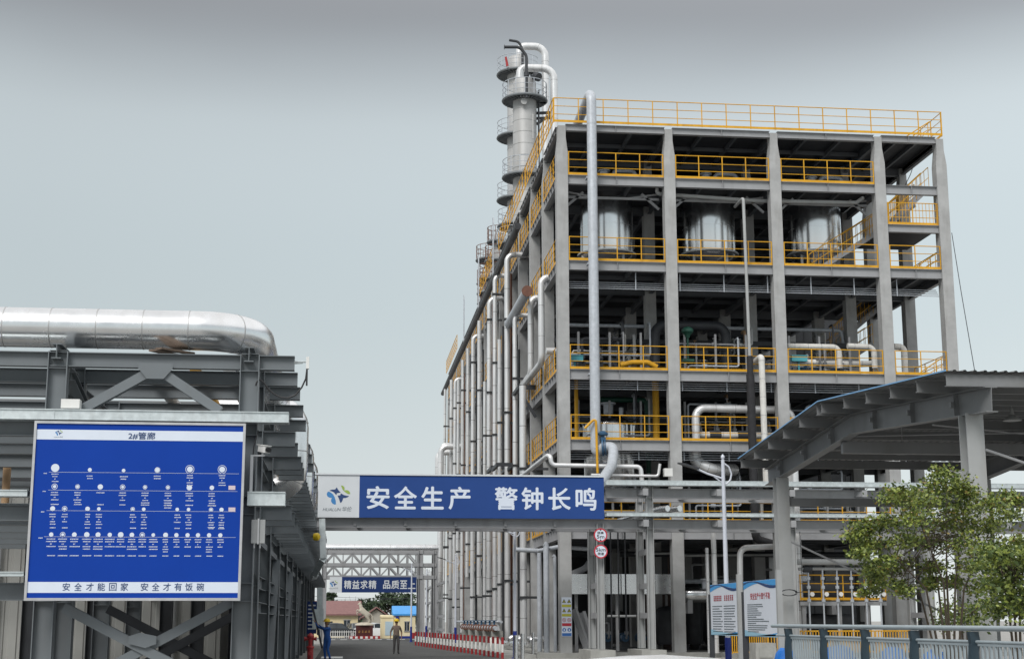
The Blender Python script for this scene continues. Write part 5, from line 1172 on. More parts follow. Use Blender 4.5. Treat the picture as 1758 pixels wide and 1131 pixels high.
# ------------------------------------------------------------------ foreground railing
FX = 7.92; t = thing('roadside_railing', 'grey blue tubular railing with dark posts closest to the viewer', 'railing', (FX, 9, 0))
y1 = P(1326, 1076, X=FX).y; zr, zm = 1.592, 1.425
s = MB(); s.tube([(FX, 8.5, zr), (FX, y1, zr)], .034, 14); obj('top_rail', s, RAILG, t)
s = MB(); s.tube([(FX+.02, 8.5, zm), (FX+.02, y1-.2, zm)], .022, 10); s.bar((FX+.02, 8.5, .2), (FX+.02, y1-.2, .2), .05, .05); obj('mid_rail', s, RAILG, t)
y = y1-1.0; pst = None; bal = None
while y > 8.6:
    if pst is None:
        pst = obj('post', MB().prism([(-.10, 0), (.13, 0), (.10, .6), (.05, 1.1), (.05, 1.3), (.08, 1.42), (.06, 1.55), (-.06, 1.55), (-.04, 1.4), (-.06, 1.2), (-.05, .7)], (FX-.01, y-.045, 0.001), UX, Z3, UY*.09), RAILD, t); y00 = y
        s = MB()
        for k in range(13): s.bar((FX+.02, y-.2-k*.13, .2), (FX+.02, y-.2-k*.13, zm-.02), .028, .028, UX)
        s.bar((FX+.02, y-.1, .21), (FX+.02, y-1.86, .21), .06, .03); s.bar((FX+.02, y-.1, zm-.035), (FX+.02, y-1.86, zm-.035), .03, .03)
        bal = obj('baluster_panel', s, RAILG, t)
    else: inst(pst, (0, y-y00, 0)); inst(bal, (0, y-y00, 0))
    y -= 1.98
# blue covers behind it
for k, (px_, yt_, w_) in enumerate([(1349, 1113, 40), (1441, 1108, 56), (1532, 1111, 46), (1602, 1116, 44)]):
    Y = 31+k*.3; c = P(px_, yt_, Y=Y); r_ = w_/2*Y/FPX; s = MB(); prof = [(r_*1.05, 0.01), (r_*1.1, .3), (r_, c.z*.75), (r_*.7, c.z*.95), (r_*.3, c.z), (.02, c.z)]
    s.lathe(prof, (c.x, Y, 0), 14)
    for i_, v_ in enumerate(s.v): v_ += V((random.uniform(-.04, .04), random.uniform(-.04, .04), random.uniform(-.03, .03) if v_.z > .1 else 0))
    obj('blue_cover', s, BLUTARP, None, 'bright blue tarpaulin covered heap behind the near railing, %s from the left' % ORD[k], 'cover', 'blue covered heaps')
# yellow bar fence behind
YF = 66.6; xa_, xb_ = P(1257, 1100, Y=YF).x, P(1565, 1100, Y=YF).x
for k in range(5):
    x0 = xa_+(xb_-xa_)*k/5; x1 = xa_+(xb_-xa_)*(k+1)/5-.06; s = MB()
    for z in (.28, 1.2): s.bar((x0, YF, z), (x1, YF, z), .05, .06)
    n_ = 12 if k else 16
    for q in range(n_+1): xx = x0+(x1-x0)*q/n_; s.bar((xx, YF, .2 if q in (0, n_) else .28), (xx, YF, 1.2), .05, .035, UX)
    obj('yellow_barrier', s, YEL, None, 'yellow barred barrier panel on the ground behind the notice boards, %s from the left' % ORD[k], 'barrier', 'yellow barrier panels')
s = MB(); s.box(P(1297, 1100, Y=62).x, P(1332, 1100, Y=62).x, 62, 63, .001, .75); s.box(P(1303, 1100, Y=62).x, P(1326, 1100, Y=62).x, 61.97, 61.999, .15, .55); obj('concrete_block', s, PLINTH, None, 'low grey block beneath the right notice board', 'block')
# ------------------------------------------------------------------ hydrant, leaning bar
hc = P(533, 1136, Z=0); hc = V((P(533, 1100, Y=60).x, 60, 0))
t = thing('fire_hydrant', 'red fire hydrant standing at the left of the road', 'hydrant', hc)
s = MB(); s.lathe([(.18, .01), (.18, .06), (.12, .08), (.12, .62), (.15, .64), (.15, .70), (.08, .74), (.09, 1.02), (.14, 1.05), (.14, 1.12), (.06, 1.2), (.03, 1.22)], hc, 18); obj('barrel', s, RED, t)
s = MB(); s.cyl(hc+V((-.2, 0, 1.0)), hc+V((.2, 0, 1.0)), .06, n=12); s.cyl(hc+V((-.24, 0, 1.0)), hc+V((-.19, 0, 1.0)), .09, n=12); s.cyl(hc+V((.19, 0, 1.0)), hc+V((.24, 0, 1.0)), .09, n=12); s.cyl(hc+V((0, -.3, .45)), hc+V((0, 0, .45)), .08, n=12); obj('outlet', s, RED, t)
la, lb = P(533, 1026, Y=66.6), P(553, 1112, Y=66.2); s = MB(); s.bar(la, lb, .09, .12, UY); obj('leaning_pole', s, CHAR, None, 'dark pole leaning on the rack, held by the worker in blue', 'pole')
# ------------------------------------------------------------------ people
def person(name, label, base, J, bones, regions, helmet, yawdeg=0, parts=None):
    """J: joint -> (x,y,z,r); one continuous skinned body; regions(joint)->material index"""
    t = thing(name, label, 'person', base); rot = Matrix.Rotation(R_(yawdeg), 3, 'Z'); base = V(base)
    names = list(J); idx = {n_: i for i, n_ in enumerate(names)}
    me = bpy.data.meshes.new('sk'); me.from_pydata([rot @ V(J[n_][:3]) for n_ in names], [(idx[a], idx[b]) for a, b in bones], [])
    ob = bpy.data.objects.new('sk', me); C.objects.link(ob); ob.modifiers.new('s', 'SKIN'); sb = ob.modifiers.new('u', 'SUBSURF'); sb.levels = 1; sb.render_levels = 1
    for n_ in names:
        sv = me.skin_vertices[0].data[idx[n_]]; r_ = J[n_][3]; sv.radius = (r_, J[n_][4] if len(J[n_]) > 4 else r_); sv.use_root = (n_ == 'pelvis')
    dg = bpy.context.evaluated_depsgraph_get(); m2 = bpy.data.meshes.new_from_object(ob.evaluated_get(dg)); bpy.data.objects.remove(ob)
    m2.name = 'body'; mats_, fn = regions
    m2.materials.clear()
    for M_ in mats_: m2.materials.append(M_)
    segs = [(rot @ V(J[a][:3]), rot @ V(J[b][:3]), b) for a, b in bones]
    for f in m2.polygons:
        f.use_smooth = True; c_ = f.center
        def dist(sg):
            a, b, _ = sg; ab = b-a; t_ = max(0, min(1, (c_-a).dot(ab)/max(ab.length_squared, 1e-9))); return (a+ab*t_-c_).length
        f.material_index = fn(min(segs, key=dist)[2], rot.transposed() @ c_)
    o = bpy.data.objects.new('body', m2); C.objects.link(o); o.parent = t
    hx, hy, hz = J['head'][:3]; hp = base+rot @ V((hx, hy, hz+.035))
    s = MB(); s.lathe([(.135, 0), (.14, .02), (.128, .06), (.10, .105), (.055, .13), (.01, .138)], hp, 18); s.lathe([(.12, -.004), (.165, -.012), (.165, .004), (.12, .01)], hp+rot @ V((0, -.015, 0)), 18); s.bar(hp+rot @ V((0, .1, .1)), hp+rot @ V((0, -.1, .1)), .03, .06); obj('helmet', s, helmet, t)
    fc = base+rot @ V((hx, hy, hz)); s = MB()
    for sg in (-1, 1): s.lathe([(.002, 0), (.012, .004), (.012, .01), (.002, .014)], fc+rot @ V((sg*.034, -.098, .012)), 8, tuple(rot @ V((0, 1, 0))))
    s.bar(fc+rot @ V((-.025, -.088, -.062)), fc+rot @ V((.025, -.088, -.062)), .012, .010); obj('eyes_and_mouth', s, BLACK, t)
    return t
def hand(J, bones, w, tip_dir, side, pre, curl=.4):
    """five unequal fingers and a side thumb, rooted in the palm w"""
    d = V(tip_dir).normalized(); sd_ = V(side).normalized(); nn = d.cross(sd_)
    pc = V(w)+d*.05; J[pre+'palm'] = (*pc, .032, .016); bones.append((pre+'wrist', pre+'palm'))
    for k, (off, ln) in enumerate(((-.027, .07), (-.009, .082), (.009, .078), (.027, .06))):
        a = pc+d*.045+sd_*off; b = a+d*ln*.55+nn*ln*.1; c = b+d*ln*.4+nn*ln*curl
        for q, (p_, r_) in enumerate(((a, .0095), (b, .0085), (c, .007))): J['%sf%d%d' % (pre, k, q)] = (*p_, r_)
        bones += [(pre+'palm', '%sf%d0' % (pre, k)), ('%sf%d0' % (pre, k), '%sf%d1' % (pre, k)), ('%sf%d1' % (pre, k), '%sf%d2' % (pre, k))]
    a = pc-sd_*.04+d*.0; b = a-sd_*.018+d*.035; J[pre+'t0'] = (*a, .011); J[pre+'t1'] = (*b, .008); bones += [(pre+'palm', pre+'t0'), (pre+'t0', pre+'t1')]
def body(armL, armR, legL, legR, lean=0, sleeves='long', head=(0, 0, 0)):
    J = {'pelvis': (0, 0, .93, .15, .11), 'waist': (lean*.3, 0, 1.08, .145, .105), 'chest': (lean*.7, 0, 1.28, .165, .115), 'neckb': (lean, 0, 1.43, .09, .075), 'neck': (lean+head[0]*.4, -.01, 1.48, .052), 'jaw': (lean+head[0]*.8, -.03, 1.55, .066, .075), 'head': (lean+head[0], -.005, 1.63, .082, .098), 'crown': (lean+head[0], .005, 1.69, .07, .08), 'nose': (lean+head[0], -.112, 1.60, .013)}
    bones = [('pelvis', 'waist'), ('waist', 'chest'), ('chest', 'neckb'), ('neckb', 'neck'), ('neck', 'jaw'), ('jaw', 'head'), ('head', 'crown'), ('head', 'nose')]
    for pre, sg, arm, leg in (('l', -1, armL, legL), ('r', 1, armR, legR)):
        sh = (lean+sg*.17, 0, 1.38); J[pre+'sh'] = (*sh, .07); el, wr = arm; J[pre+'el'] = (*el, .047); J[pre+'fa'] = (*[(a*.35+b*.65) for a, b in zip(el, wr)], .036); J[pre+'wrist'] = (*wr, .028)
        bones += [('chest', pre+'sh'), (pre+'sh', pre+'el'), (pre+'el', pre+'fa'), (pre+'fa', pre+'wrist')]
        J[pre+'ear'] = (lean+head[0]+sg*.088, .0, 1.60, .018); bones.append(('head', pre+'ear'))
        d = V(wr)-V(el); hand(J, bones, wr, d, (0, -sg*1.0, .0) if abs(d.normalized().y) < .8 else (sg, 0, 0), pre)
        hp_, kn, an = (sg*.095, 0, .86), leg[0], leg[1]; J[pre+'hip'] = (*hp_, .105); J[pre+'kn'] = (*kn, .068); J[pre+'cf'] = (*[(a*.6+b*.4) for a, b in zip(kn, an)], .062); J[pre+'an'] = (*an, .045)
        J[pre+'heel'] = (an[0], an[1]+.04, an[2]-.05, .04); J[pre+'toe'] = (an[0]+sg*.03, an[1]-.17, an[2]-.055, .036, .03)
        bones += [('pelvis', pre+'hip'), (pre+'hip', pre+'kn'), (pre+'kn', pre+'cf'), (pre+'cf', pre+'an'), (pre+'an', pre+'heel'), (pre+'an', pre+'toe')]
    return J, bones
def reg_walk(j, c):
    if j in ('neck', 'jaw', 'head', 'crown', 'nose') or j.endswith('ear') or j[1:] in ('fa', 'wrist', 'palm', 't0', 't1') or j[1:2] == 'f': return 0
    if j[1:] in ('heel', 'toe'): return 3
    if j[1:] in ('hip', 'kn', 'cf', 'an') or (j in ('pelvis',) or c.z < .93): return 2
    return 1
J, Bn = body(((-.29, .03, 1.12), (-.31, -.04, .88)), ((.28, .05, 1.11), (.27, .0, .87)), ((-.10, -.06, .50), (-.12, -.02, .09)), ((.09, -.12, .52), (.10, -.04, .09)), 0)
wb = P(680, 1122.3, Z=0)
person('person', 'person in a yellow helmet, brown shirt and dark trousers walking up the road', (wb.x, wb.y, .006), J, Bn, ([SKIN, SHIRT, TROUS, SHOE], reg_walk), HELM, 6)
def reg_blue(j, c):
    if j in ('neck', 'jaw', 'head', 'crown', 'nose') or j.endswith('ear') or j[1:] in ('palm', 't0', 't1') or (j[1:2] == 'f' and j[1:] != 'fa'): return 0
    if j[1:] in ('heel', 'toe'): return 3
    return 1
J, Bn = body(((-.42, -.05, 1.42), (-.58, -.02, 1.62)), ((-.06, -.22, 1.34), (-.30, -.2, 1.5)), ((-.12, -.02, .48), (-.10, .05, .09)), ((.06, -.10, .50), (.14, .02, .09)), -.06, head=(.02, 0, 0))
bb = V((P(562, 1100, Y=66).x, 66, .001))
person('person', 'person in blue coveralls and yellow helmet holding the leaning pole', bb, J, Bn, ([SKIN, SUITB, SUITB, SHOE], reg_blue), HELM, -25)
# ------------------------------------------------------------------ cars
def car(label, loc, rz, M, grp=None):
    t = thing('parked_car', label, 'car', (0, 0, 0), grp)
    s = MB(); lp = []
    for y, zl, zh, hw in ((-2.2, .35, .62, .62), (-2.1, .25, .72, .78), (-1.3, .2, .86, .86), (-.6, .2, .95, .88), (1.2, .2, .98, .88), (1.9, .22, .98, .84), (2.2, .32, .85, .68)):
        lp.append([(-hw, y, zl), (hw, y, zl), (hw*1.02, y, (zl+zh)/2), (hw*.9, y, zh), (-hw*.9, y, zh), (-hw*1.02, y, (zl+zh)/2)])
    s.smooth = True; s.loft(lp); s.smooth = False
    obj('body', s, M, t)
    s = MB(); lp = []
    for y, zt_, hb, ht in ((-.95, .92, .78, .78), (-.25, 1.40, .80, .60), (.9, 1.42, .80, .60), (1.75, .99, .74, .66)): lp.append([(-hb, y, .90), (hb, y, .90), (ht, y, zt_), (-ht, y, zt_)])
    s.loft(lp); obj('windows', s, GLASS, t)
    s = MB(); s.smooth = True
    s.loft([[(x*hw, y, z-.045+dz+.07*(1-x*x)) for x, dz in ((-1, -.02), (-.6, 0), (0, .0), (.6, 0), (1, -.02), (1, -.05), (-1, -.05))] for y, z, hw in ((-.32, 1.40, .60), (.3, 1.46, .63), (.95, 1.44, .61))]); s.smooth = False
    for sg in (-1, 1): s.bar((sg*.62, -.3, 1.4), (sg*.79, -.95, .93), .05, .05); s.bar((sg*.70, .3, 1.38), (sg*.81, .3, .93), .05, .07); s.bar((sg*.61, .95, 1.4), (sg*.75, 1.7, .98), .05, .06)
    obj('roof', s, M, t)
    for x in (-.8, .8):
        for y in (-1.35, 1.35):
            wv = MB(); wv.cyl((x-.1, y, .32), (x+.1, y, .32), .32, n=20); wo_ = obj('wheel', wv, TYRE, t)
            wv = MB(); wv.cyl((x-.11, y, .32), (x+.11, y, .32), .19, n=14); obj('rim', wv, FRAME, wo_)
    for x in (-.6, .6): obj('headlight', MB().box(x-.17, x+.17, -2.19, -2.08, .58, .70), LAMPG, t)
    t.location = loc; t.rotation_euler = (0, 0, rz); return t
x_ = P(582, 1085, Y=152).x
car('dark parked car in front of the cream house with a red roof', (x_, 152.5, .006), R_(90), CARD); car('white parked car half hidden behind the red plinth of the statue', (P(645, 1085, Y=154).x, 154.5, .006), R_(100), CARW)
car('silver parked car left of the statue plinth, nose towards the road', (P(613, 1085, Y=156).x, 156, .006), R_(15), FRAME and mat('silver car paint', (.35, .36, .37), .25, .6, .05, 3))
car('white car at the very bottom edge in front of the notice boards', (P(1168, 1125, Y=9.2).x, 9.15, 0), R_(10), CARW)
# ------------------------------------------------------------------ gate houses, statue, trees at the end of the road
def house(name, label, px0, px1, Y, dep, ze, zr_, Mw, Mr, wins=(), ridge='x', cat='house', over=.4):
    x0, x1 = P(px0, 1080, Y=Y).x, P(px1, 1080, Y=Y).x; t = thing(name, label, cat, (x0, Y, 0))
    s = MB(); s.box(x0, x1, Y, Y+dep, .001, ze)
    if ridge == 'y': xm_ = (x0+x1)/2; s.prism([(x0, ze), (x1, ze), (xm_, zr_-.15)], (0, Y, 0), UX, Z3, UY*dep)
    obj('wall', s, Mw, t); s = MB(); ov = over
    if ridge == 'x':
        ym = Y+dep/2
        s.loft([[(x, Y-ov, ze-.05), (x, ym, zr_), (x, Y+dep+ov, ze-.05), (x, Y+dep+ov, ze+.1), (x, ym, zr_+.15), (x, Y-ov, ze+.1)] for x in (x0-ov, x1+ov)])
    else:
        xm_ = (x0+x1)/2
        s.loft([[(x0-ov, y, ze-.2), (xm_, y, zr_), (x1+ov, y, ze-.2), (x1+ov, y, ze-.05), (xm_, y, zr_+.15), (x0-ov, y, ze-.05)] for y in (Y-ov, Y+dep+ov)])
    obj('roof', s, Mr, t)
    for (pa, pb, ya, yb, M_, nm) in wins:
        a, b = P(pa, yb, Y=Y), P(pb, ya, Y=Y); w0 = obj(nm, MB().box(a.x, b.x, Y-.03, Y+.02, max(a.z, .02), b.z), M_, t)
        if nm == 'window':
            s = MB(); s.box(a.x-.06, b.x+.06, Y-.06, Y-.031, b.z, b.z+.08); s.box(a.x-.06, b.x+.06, Y-.08, Y-.031, a.z-.08, a.z); s.box((a.x+b.x)/2-.03, (a.x+b.x)/2+.03, Y-.05, Y-.031, a.z, b.z); obj('frame', s, FRAME, w0)
    return t
HY = 158
house('gate_house', 'long cream house with a wide red tiled roof behind the parked cars', 480, 614, HY, 9, P(600, 1055, Y=HY).z, P(600, 1033, Y=HY+4.5).z, CREAM, TILE, [(590, 601, 1064, 1077, GLASS, 'window'), (562, 571, 1066, 1090, GLASS, 'door')])
house('gable_house', 'small house with a grey gable and red roof behind the statue', 624, 668, 168, 8, P(640, 1060, Y=168).z, P(640, 1043, Y=168).z, mat('grey render', (.40, .38, .33), .85, 0, .08, 1.5), TILE, [], 'y')
BYY = 147
house('guard_booth', 'pale yellow guard booth with a bright blue roof', 676, 713, BYY, 4, P(690, 1055, Y=BYY).z, P(690, 1042, Y=BYY+2).z, BOOTHY, BROOF, [(694.5, 702.5, 1067, 1082, GLASS, 'window')], cat='booth', over=.15)
house('gate_annexe', 'low pale yellow gate annexe with a pale blue door left of the booth', 654, 675.5, BYY+.3, 3, P(660, 1059, Y=BYY).z, P(660, 1057.5, Y=BYY).z, BOOTHY, BOOTHY, [(661, 675, 1066, 1090, mat('pale blue door', (.45, .58, .66), .4, 0, .05, 2), 'door')], cat='building', over=.05)
c = P(682, 1060, Y=BYY-.06); obj('wall_lamp', MB().box(c.x-.15, c.x+.15, BYY-.16, BYY-.02, c.z-.18, c.z+.18), BLUEP, None, 'small dark blue box lamp on the booth wall', 'lamp')
obj('booth_base', MB().box(P(678, 1090, Y=BYY-.3).x, P(712, 1090, Y=BYY-.3).x, BYY-.35, BYY-.02, .002, .22), BLUEP, None, 'blue painted kerb along the foot of the booth', 'kerb')
s = MB(); c = P(709, 1090, Y=BYY-1); s.cyl((c.x, BYY-1, 0), (c.x, BYY-1, .55), .25, n=14); obj('red_bucket', s, RED, None, 'red drum beside the lamp post by the booth', 'drum')
# statue
SYY = 146; a_, b_ = P(611, 1080, Y=SYY).x, P(640, 1080, Y=SYY).x; zpz = P(625, 1072.5, Y=SYY).z; xm_ = (a_+b_)/2
t = thing('statue', 'pale stone rearing horse statue on a dark red inscribed plinth', 'statue', (xm_, SYY, 0))
obj('plinth', MB().box(a_, b_, SYY-.5, SYY+.9, .25, zpz), GRAN, t)
s = MB(); s.box(a_-.6, b_+.7, SYY-.9, SYY+1.3, .005, .25); obj('step', s, RED, t)
s = MB()
for k in range(6): x = a_-.55+k*.48; s.flat([(0, 0), (.24, 0), (.24, .2), (0, .2)], (x, SYY-.903, .02), UX, Z3)
obj('step_marks', s, WPAINT, t)
s = MB(); cw = (b_-a_)/6
for k in range(4):
    o = V((a_+cw*(.85+k*1.15), SYY-.505, zpz-.72)); q = cw*.8
    for (x0, z0, x1, z1) in ((.1, .2, .9, .28), (.45, 0, .55, 1), (.15, .55+.1*(k % 2), .85, .63+.1*(k % 2)), (.2*(k % 3), .8, .8, .88), (.1+.3*(k % 2), 0, .2+.3*(k % 2), .5)): s.flat([(x0, z0), (x1, z0), (x1, z1), (x0, z1)], o, UX*q, Z3*q*1.05)
obj('lettering', s, GOLD, t)
s = MB(); s.lathe([(.95, 0), (.85, .12), (.6, .22), (.3, .27)], (xm_, SYY+.15, zpz), 10); obj('rock_base', s, STONE, t)
def statue_mesh():
    z0 = zpz+.2; J = {'pelvis': (.35, 0, .75, .30), 'belly': (.05, 0, .95, .26), 'chest': (-.25, 0, 1.25, .27), 'neck': (-.42, 0, 1.6, .15), 'poll': (-.45, 0, 1.88, .11), 'muzzle': (-.68, 0, 1.72, .06), 'ear': (-.42, .04, 2.02, .03),
         'fl1': (-.55, -.14, 1.15, .09), 'fl2': (-.72, -.14, 1.3, .06), 'fl3': (-.78, -.14, 1.02, .045), 'fr1': (-.5, .14, 1.0, .09), 'fr2': (-.75, .14, .98, .06), 'fr3': (-.7, .14, .72, .045),
         'hl1': (.3, -.16, .5, .15), 'hl2': (.5, -.17, .28, .08), 'hl3': (.4, -.17, .02, .06), 'hr1': (.45, .16, .5, .15), 'hr2': (.66, .17, .3, .08), 'hr3': (.58, .17, .02, .06), 'tl1': (.62, 0, .8, .08), 'tl2': (.8, 0, .5, .09), 'tl3': (.82, 0, .1, .05), 'mane': (-.28, 0, 1.75, .1)}
    E_ = [('pelvis', 'belly'), ('belly', 'chest'), ('chest', 'neck'), ('neck', 'poll'), ('poll', 'muzzle'), ('poll', 'ear'), ('chest', 'fl1'), ('fl1', 'fl2'), ('fl2', 'fl3'), ('chest', 'fr1'), ('fr1', 'fr2'), ('fr2', 'fr3'), ('pelvis', 'hl1'), ('hl1', 'hl2'), ('hl2', 'hl3'), ('pelvis', 'hr1'), ('hr1', 'hr2'), ('hr2', 'hr3'), ('pelvis', 'tl1'), ('tl1', 'tl2'), ('tl2', 'tl3'), ('neck', 'mane')]
    nm = list(J); me = bpy.data.meshes.new('sk'); me.from_pydata([V(J[n_][:3]) for n_ in nm], [(nm.index(a), nm.index(b)) for a, b in E_], [])
    ob = bpy.data.objects.new('sk', me); C.objects.link(ob); ob.modifiers.new('s', 'SKIN'); sb = ob.modifiers.new('u', 'SUBSURF'); sb.levels = 1
    for i, n_ in enumerate(nm): sv = me.skin_vertices[0].data[i]; sv.radius = (J[n_][3],)*2; sv.use_root = (i == 0)
    m2 = bpy.data.meshes.new_from_object(ob.evaluated_get(bpy.context.evaluated_depsgraph_get())); bpy.data.objects.remove(ob); m2.materials.clear(); m2.materials.append(STONE)
    for f in m2.polygons: f.use_smooth = True
    o = bpy.data.objects.new('horse', m2); C.objects.link(o); o.parent = t; o.location = V((xm_, SYY+.1, z0))-WLOC[t.name]
statue_mesh()
s = MB(); x = P(560, 1090, Y=150).x
for k in range(16): s.bar((x+k*.22, 149, .01), (x+k*.22, 149, .75), .08, .06, UX)
for z in (.2, .62): s.bar((x-.1, 149.05, z), (x+3.5, 149.05, z), .04, .06)
obj('white_fence', s, WPAINT, None, 'low white picket fence in front of the dark parked car', 'fence')
# far steel frame right of the gantry
t = thing('steel_frame', 'far grey steel frame with many upright pipes past the gantry', 'steel frame', (P(735, 1090, Y=140).x, 140, 0))
xs_ = [P(px_, 1040, Y=142).x for px_ in (719, 726, 733, 741, 749)]
for x in xs_: s = MB(); s.ibeam((x, 142, 0), (x, 142, P(735, 985, Y=142).z), .22, .2, UX); obj('column', s, STEEL, t)
s = MB()
for y in (1010, 1035, 1058, 1078): s.bar((xs_[0], 142.2, P(735, y, Y=142).z), (xs_[-1], 142.2, P(735, y, Y=142).z), .15, .2); s.bar((xs_[2], 118, P(740, y, Y=142).z), (xs_[2], 142, P(740, y, Y=142).z), .15, .2)
obj('beam', s, STEEL, t)
s = MB()
for k in range(9): x = xs_[0]+.3+k*.19; s.tube([(x, 141, .2), (x, 141, P(735, 972+k*2, Y=141).z)], .06, 6)
obj('upright_pipe', s, ALUM, t)
# ------------------------------------------------------------------ trees
def leaves(s, centers, per, rad, size, nm, flat=.6, zmin=None):
    for (c, r_) in centers:
        for _ in range(per):
            d = V((random.gauss(0, 1), random.gauss(0, 1), random.gauss(0, flat))); p = V(c)+d*r_*.5
            if zmin is not None and p.z < zmin: continue
            a = V((random.gauss(0, 1), random.gauss(0, 1), random.gauss(0, .7))).normalized(); b = a.cross(V((random.gauss(0, 1), random.gauss(0, 1), random.gauss(0, 1)))).normalized()
            sz = size*random.uniform(.6, 1.3); s.mi = random.choices(range(nm), weights=([3, 4, 3, .6] if nm == 4 else [2, 4, 4][:nm]))[0]
            bi = s.add([p, p+a*sz*.5+b*sz*.28, p+a*sz, p+a*sz*.5-b*sz*.28]); s.poly((bi, bi+1, bi+2, bi+3))
def tree(name, label, base, stems, clumps, per, size, M_leaf, M_trunk, r0, cat='tree', grp=None, flat=.6):
    t = thing(name, label, cat, base, grp); base = V(base); s = MB()
    for (mid, end) in stems: s.tube([base, base+V(mid), base+V(end)], [r0, r0*.55, r0*.2], 7)
    cl = [(base+V(c), r_) for c, r_ in clumps]
    for k, (c, r_) in enumerate(cl):
        st = random.choice(stems); q = base+V(st[0]).lerp(V(st[1]), random.uniform(.2, .9)); s.tube([q, q.lerp(c, .5)+V((0, 0, .05)), c], [r0*.28, r0*.16, r0*.06], 5)
    obj('trunk', s, M_trunk, t)
    s = MB(); leaves(s, cl, per, 1, size, len(M_leaf), flat); obj('crown', s, M_leaf, t)
    return t
TY = 25.5
tb = V((P(1628, 1090, Y=TY).x, TY, 0))
def at(px_, py_, dy=0): return P(px_, py_, Y=TY+dy)-tb
cl = []
for px_, py_, r_ in [(1622, 815, .28), (1610, 838, .34), (1640, 835, .3), (1592, 860, .42), (1560, 855, .36), (1535, 850, .3), (1650, 868, .42), (1700, 860, .36), (1730, 880, .34), (1620, 895, .5), (1575, 895, .46), (1525, 890, .4), (1490, 905, .34), (1475, 925, .3), (1665, 905, .5), (1710, 905, .42),
                     (1545, 925, .42), (1500, 935, .34), (1595, 930, .4), (1650, 940, .42), (1700, 935, .42), (1510, 965, .32), (1490, 985, .24), (1540, 975, .3), (1600, 970, .26), (1680, 975, .36), (1720, 960, .38), (1500, 1008, .22), (1545, 1010, .24), (1640, 1000, .26), (1690, 1010, .32), (1745, 930, .3), (1470, 945, .22), (1590, 1000, .18), (1660, 845, .25), (1738, 850, .2)]:
    for q in range(2): cl.append((at(px_+random.uniform(-12, 12), py_+random.uniform(-8, 8), random.uniform(-1.1, 1.1)), r_*.85))
st = [(at(1610, 1000), at(1590, 900)), (at(1640, 1000, .3), at(1655, 880, .4)), (at(1590, 1010, -.3), at(1520, 940, -.5)), (at(1655, 1010, .2), at(1705, 900, .5)), (at(1625, 980, .1), at(1625, 830, 0)), (at(1580, 1020, .4), at(1500, 990, .6)), (at(1620, 1000, -.4), at(1570, 870, -.6))]
tree('maple_tree', 'young multi stemmed green maple growing behind the grey blue railing', tb, st, cl, 250, .074, LEAF, TRUNK, .03, flat=.5)
TY = 23; tb = V((P(1745, 1090, Y=TY).x, TY, 0)); cl = []
for k in range(46): px_ = random.uniform(1690, 1800); py_ = random.uniform(945, 1065); cl.append((at(px_, py_, random.uniform(-.7, .7)), .26))
tree('shrub', 'dense darker green shrub beside the maple, behind the railing', tb, [(at(1730, 1030), at(1715, 960)), (at(1750, 1030), at(1760, 950)), (at(1740, 1030), at(1735, 950))], cl, 110, .085, [LEAF[0], LEAF[1], LEAF[2]], TRUNK, .03, 'shrub')
TY = 29; tb = V((P(1655, 1090, Y=TY).x, TY, 0)); cl = []
for k in range(16): px_ = random.uniform(1615, 1700); py_ = random.uniform(1030, 1075); cl.append((at(px_, py_, random.uniform(-.7, .7)), .26))
tree('shrub', 'low green shrub at the foot of the maple', tb, [(at(1650, 1060), at(1640, 1040)), (at(1660, 1060), at(1680, 1040))], cl, 70, .085, LEAF[:3], TRUNK, .03, 'shrub')
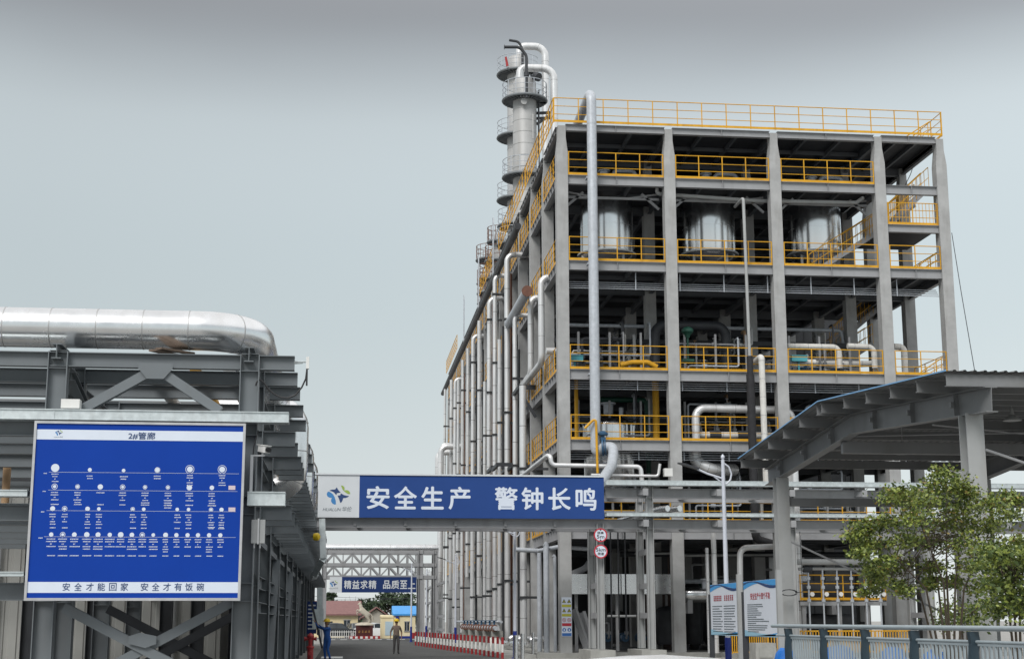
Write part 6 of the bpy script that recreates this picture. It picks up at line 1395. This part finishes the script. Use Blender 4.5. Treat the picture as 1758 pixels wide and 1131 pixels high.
def bigtree(px_, ytop, wpx, Y, label, n=34, size=.42, per=60, M_=None, name='evergreen_tree'):
    c = P(px_, 1080, Y=Y); zt_ = P(px_, ytop, Y=Y).z; hw = wpx/2*Y/FPX; cl = []
    for k in range(n):
        a = random.uniform(0, 6.28); q = random.random()**.5; zz = random.uniform(.25, 1)*zt_; env = hw*math.sin(min(1, max(.12, (1-zz/zt_)*1.5+.25))*1.57); cl.append(((math.cos(a)*env*q, math.sin(a)*env*q*.7, zz-.25*hw*.3), hw*.34))
    tree(name, label, (c.x, Y, 0), [((.1, 0, zt_*.35), (0, 0, zt_*.85)), ((.2, .1, zt_*.35), (hw*.5, 0, zt_*.7)), ((-.1, 0, zt_*.3), (-hw*.5, .1, zt_*.7))], cl, per, size, M_ or EVER, TRUNK, .28, 'tree', 'trees beyond the gate houses')
bigtree(672, 1017, 66, 178, 'big dark evergreen tree behind the guard booth', 46)
bigtree(702, 1019, 40, 184, 'dark evergreen tree at the right behind the blue roof')
bigtree(637, 1030, 34, 186, 'smaller dull green tree left of the big evergreen', 24)
bigtree(565, 1018, 26, 180, 'dull green tree behind the left end of the cream house', 22)
bigtree(620, 1031, 24, 190, 'small green tree above the statue', 18)
def bare(px_, ytop, Y, label):
    c = P(px_, 1080, Y=Y); zt_ = P(px_, ytop, Y=Y).z; s = MB(); t = thing('bare_tree', label, 'tree', (c.x, Y, 0), 'trees beyond the gate houses')
    s.tube([(c.x, Y, 0), (c.x+.1, Y, zt_*.5)], [.16, .1], 6); obj('trunk', s, TWIG, t); s = MB()
    for k in range(70):
        b0 = V((c.x+.1, Y, zt_*random.uniform(.3, .55))); d = V((random.gauss(0, .9), random.gauss(0, .6), random.uniform(.5, 1.1))).normalized(); e_ = b0+d*zt_*random.uniform(.25, .5); s.tube([b0, e_], [.04, .012], 4)
        s.tube([b0.lerp(e_, .5), b0.lerp(e_, .5)+V((random.gauss(0, .5), 0, random.uniform(.2, .7)))], [.02, .008], 4)
    obj('twigs', s, TWIG, t)
bare(586, 1020, 182, 'bare branched tree above the red roof, left one'); bare(606, 1022, 188, 'bare branched tree above the red roof, right one')
bare(645, 1030, 192, 'bare branched tree left of the big evergreen')
s = MB()
for k, (y0, y1) in enumerate(((1023, 1026), (1029, 1025))): s.tube([P(540, y0, Y=176), P(640, (y0+y1)/2+2, Y=176), P(740, y1, Y=176)], .025, 4)
obj('power_line', s, CHAR, None, 'thin power lines above the gate houses', 'wire')
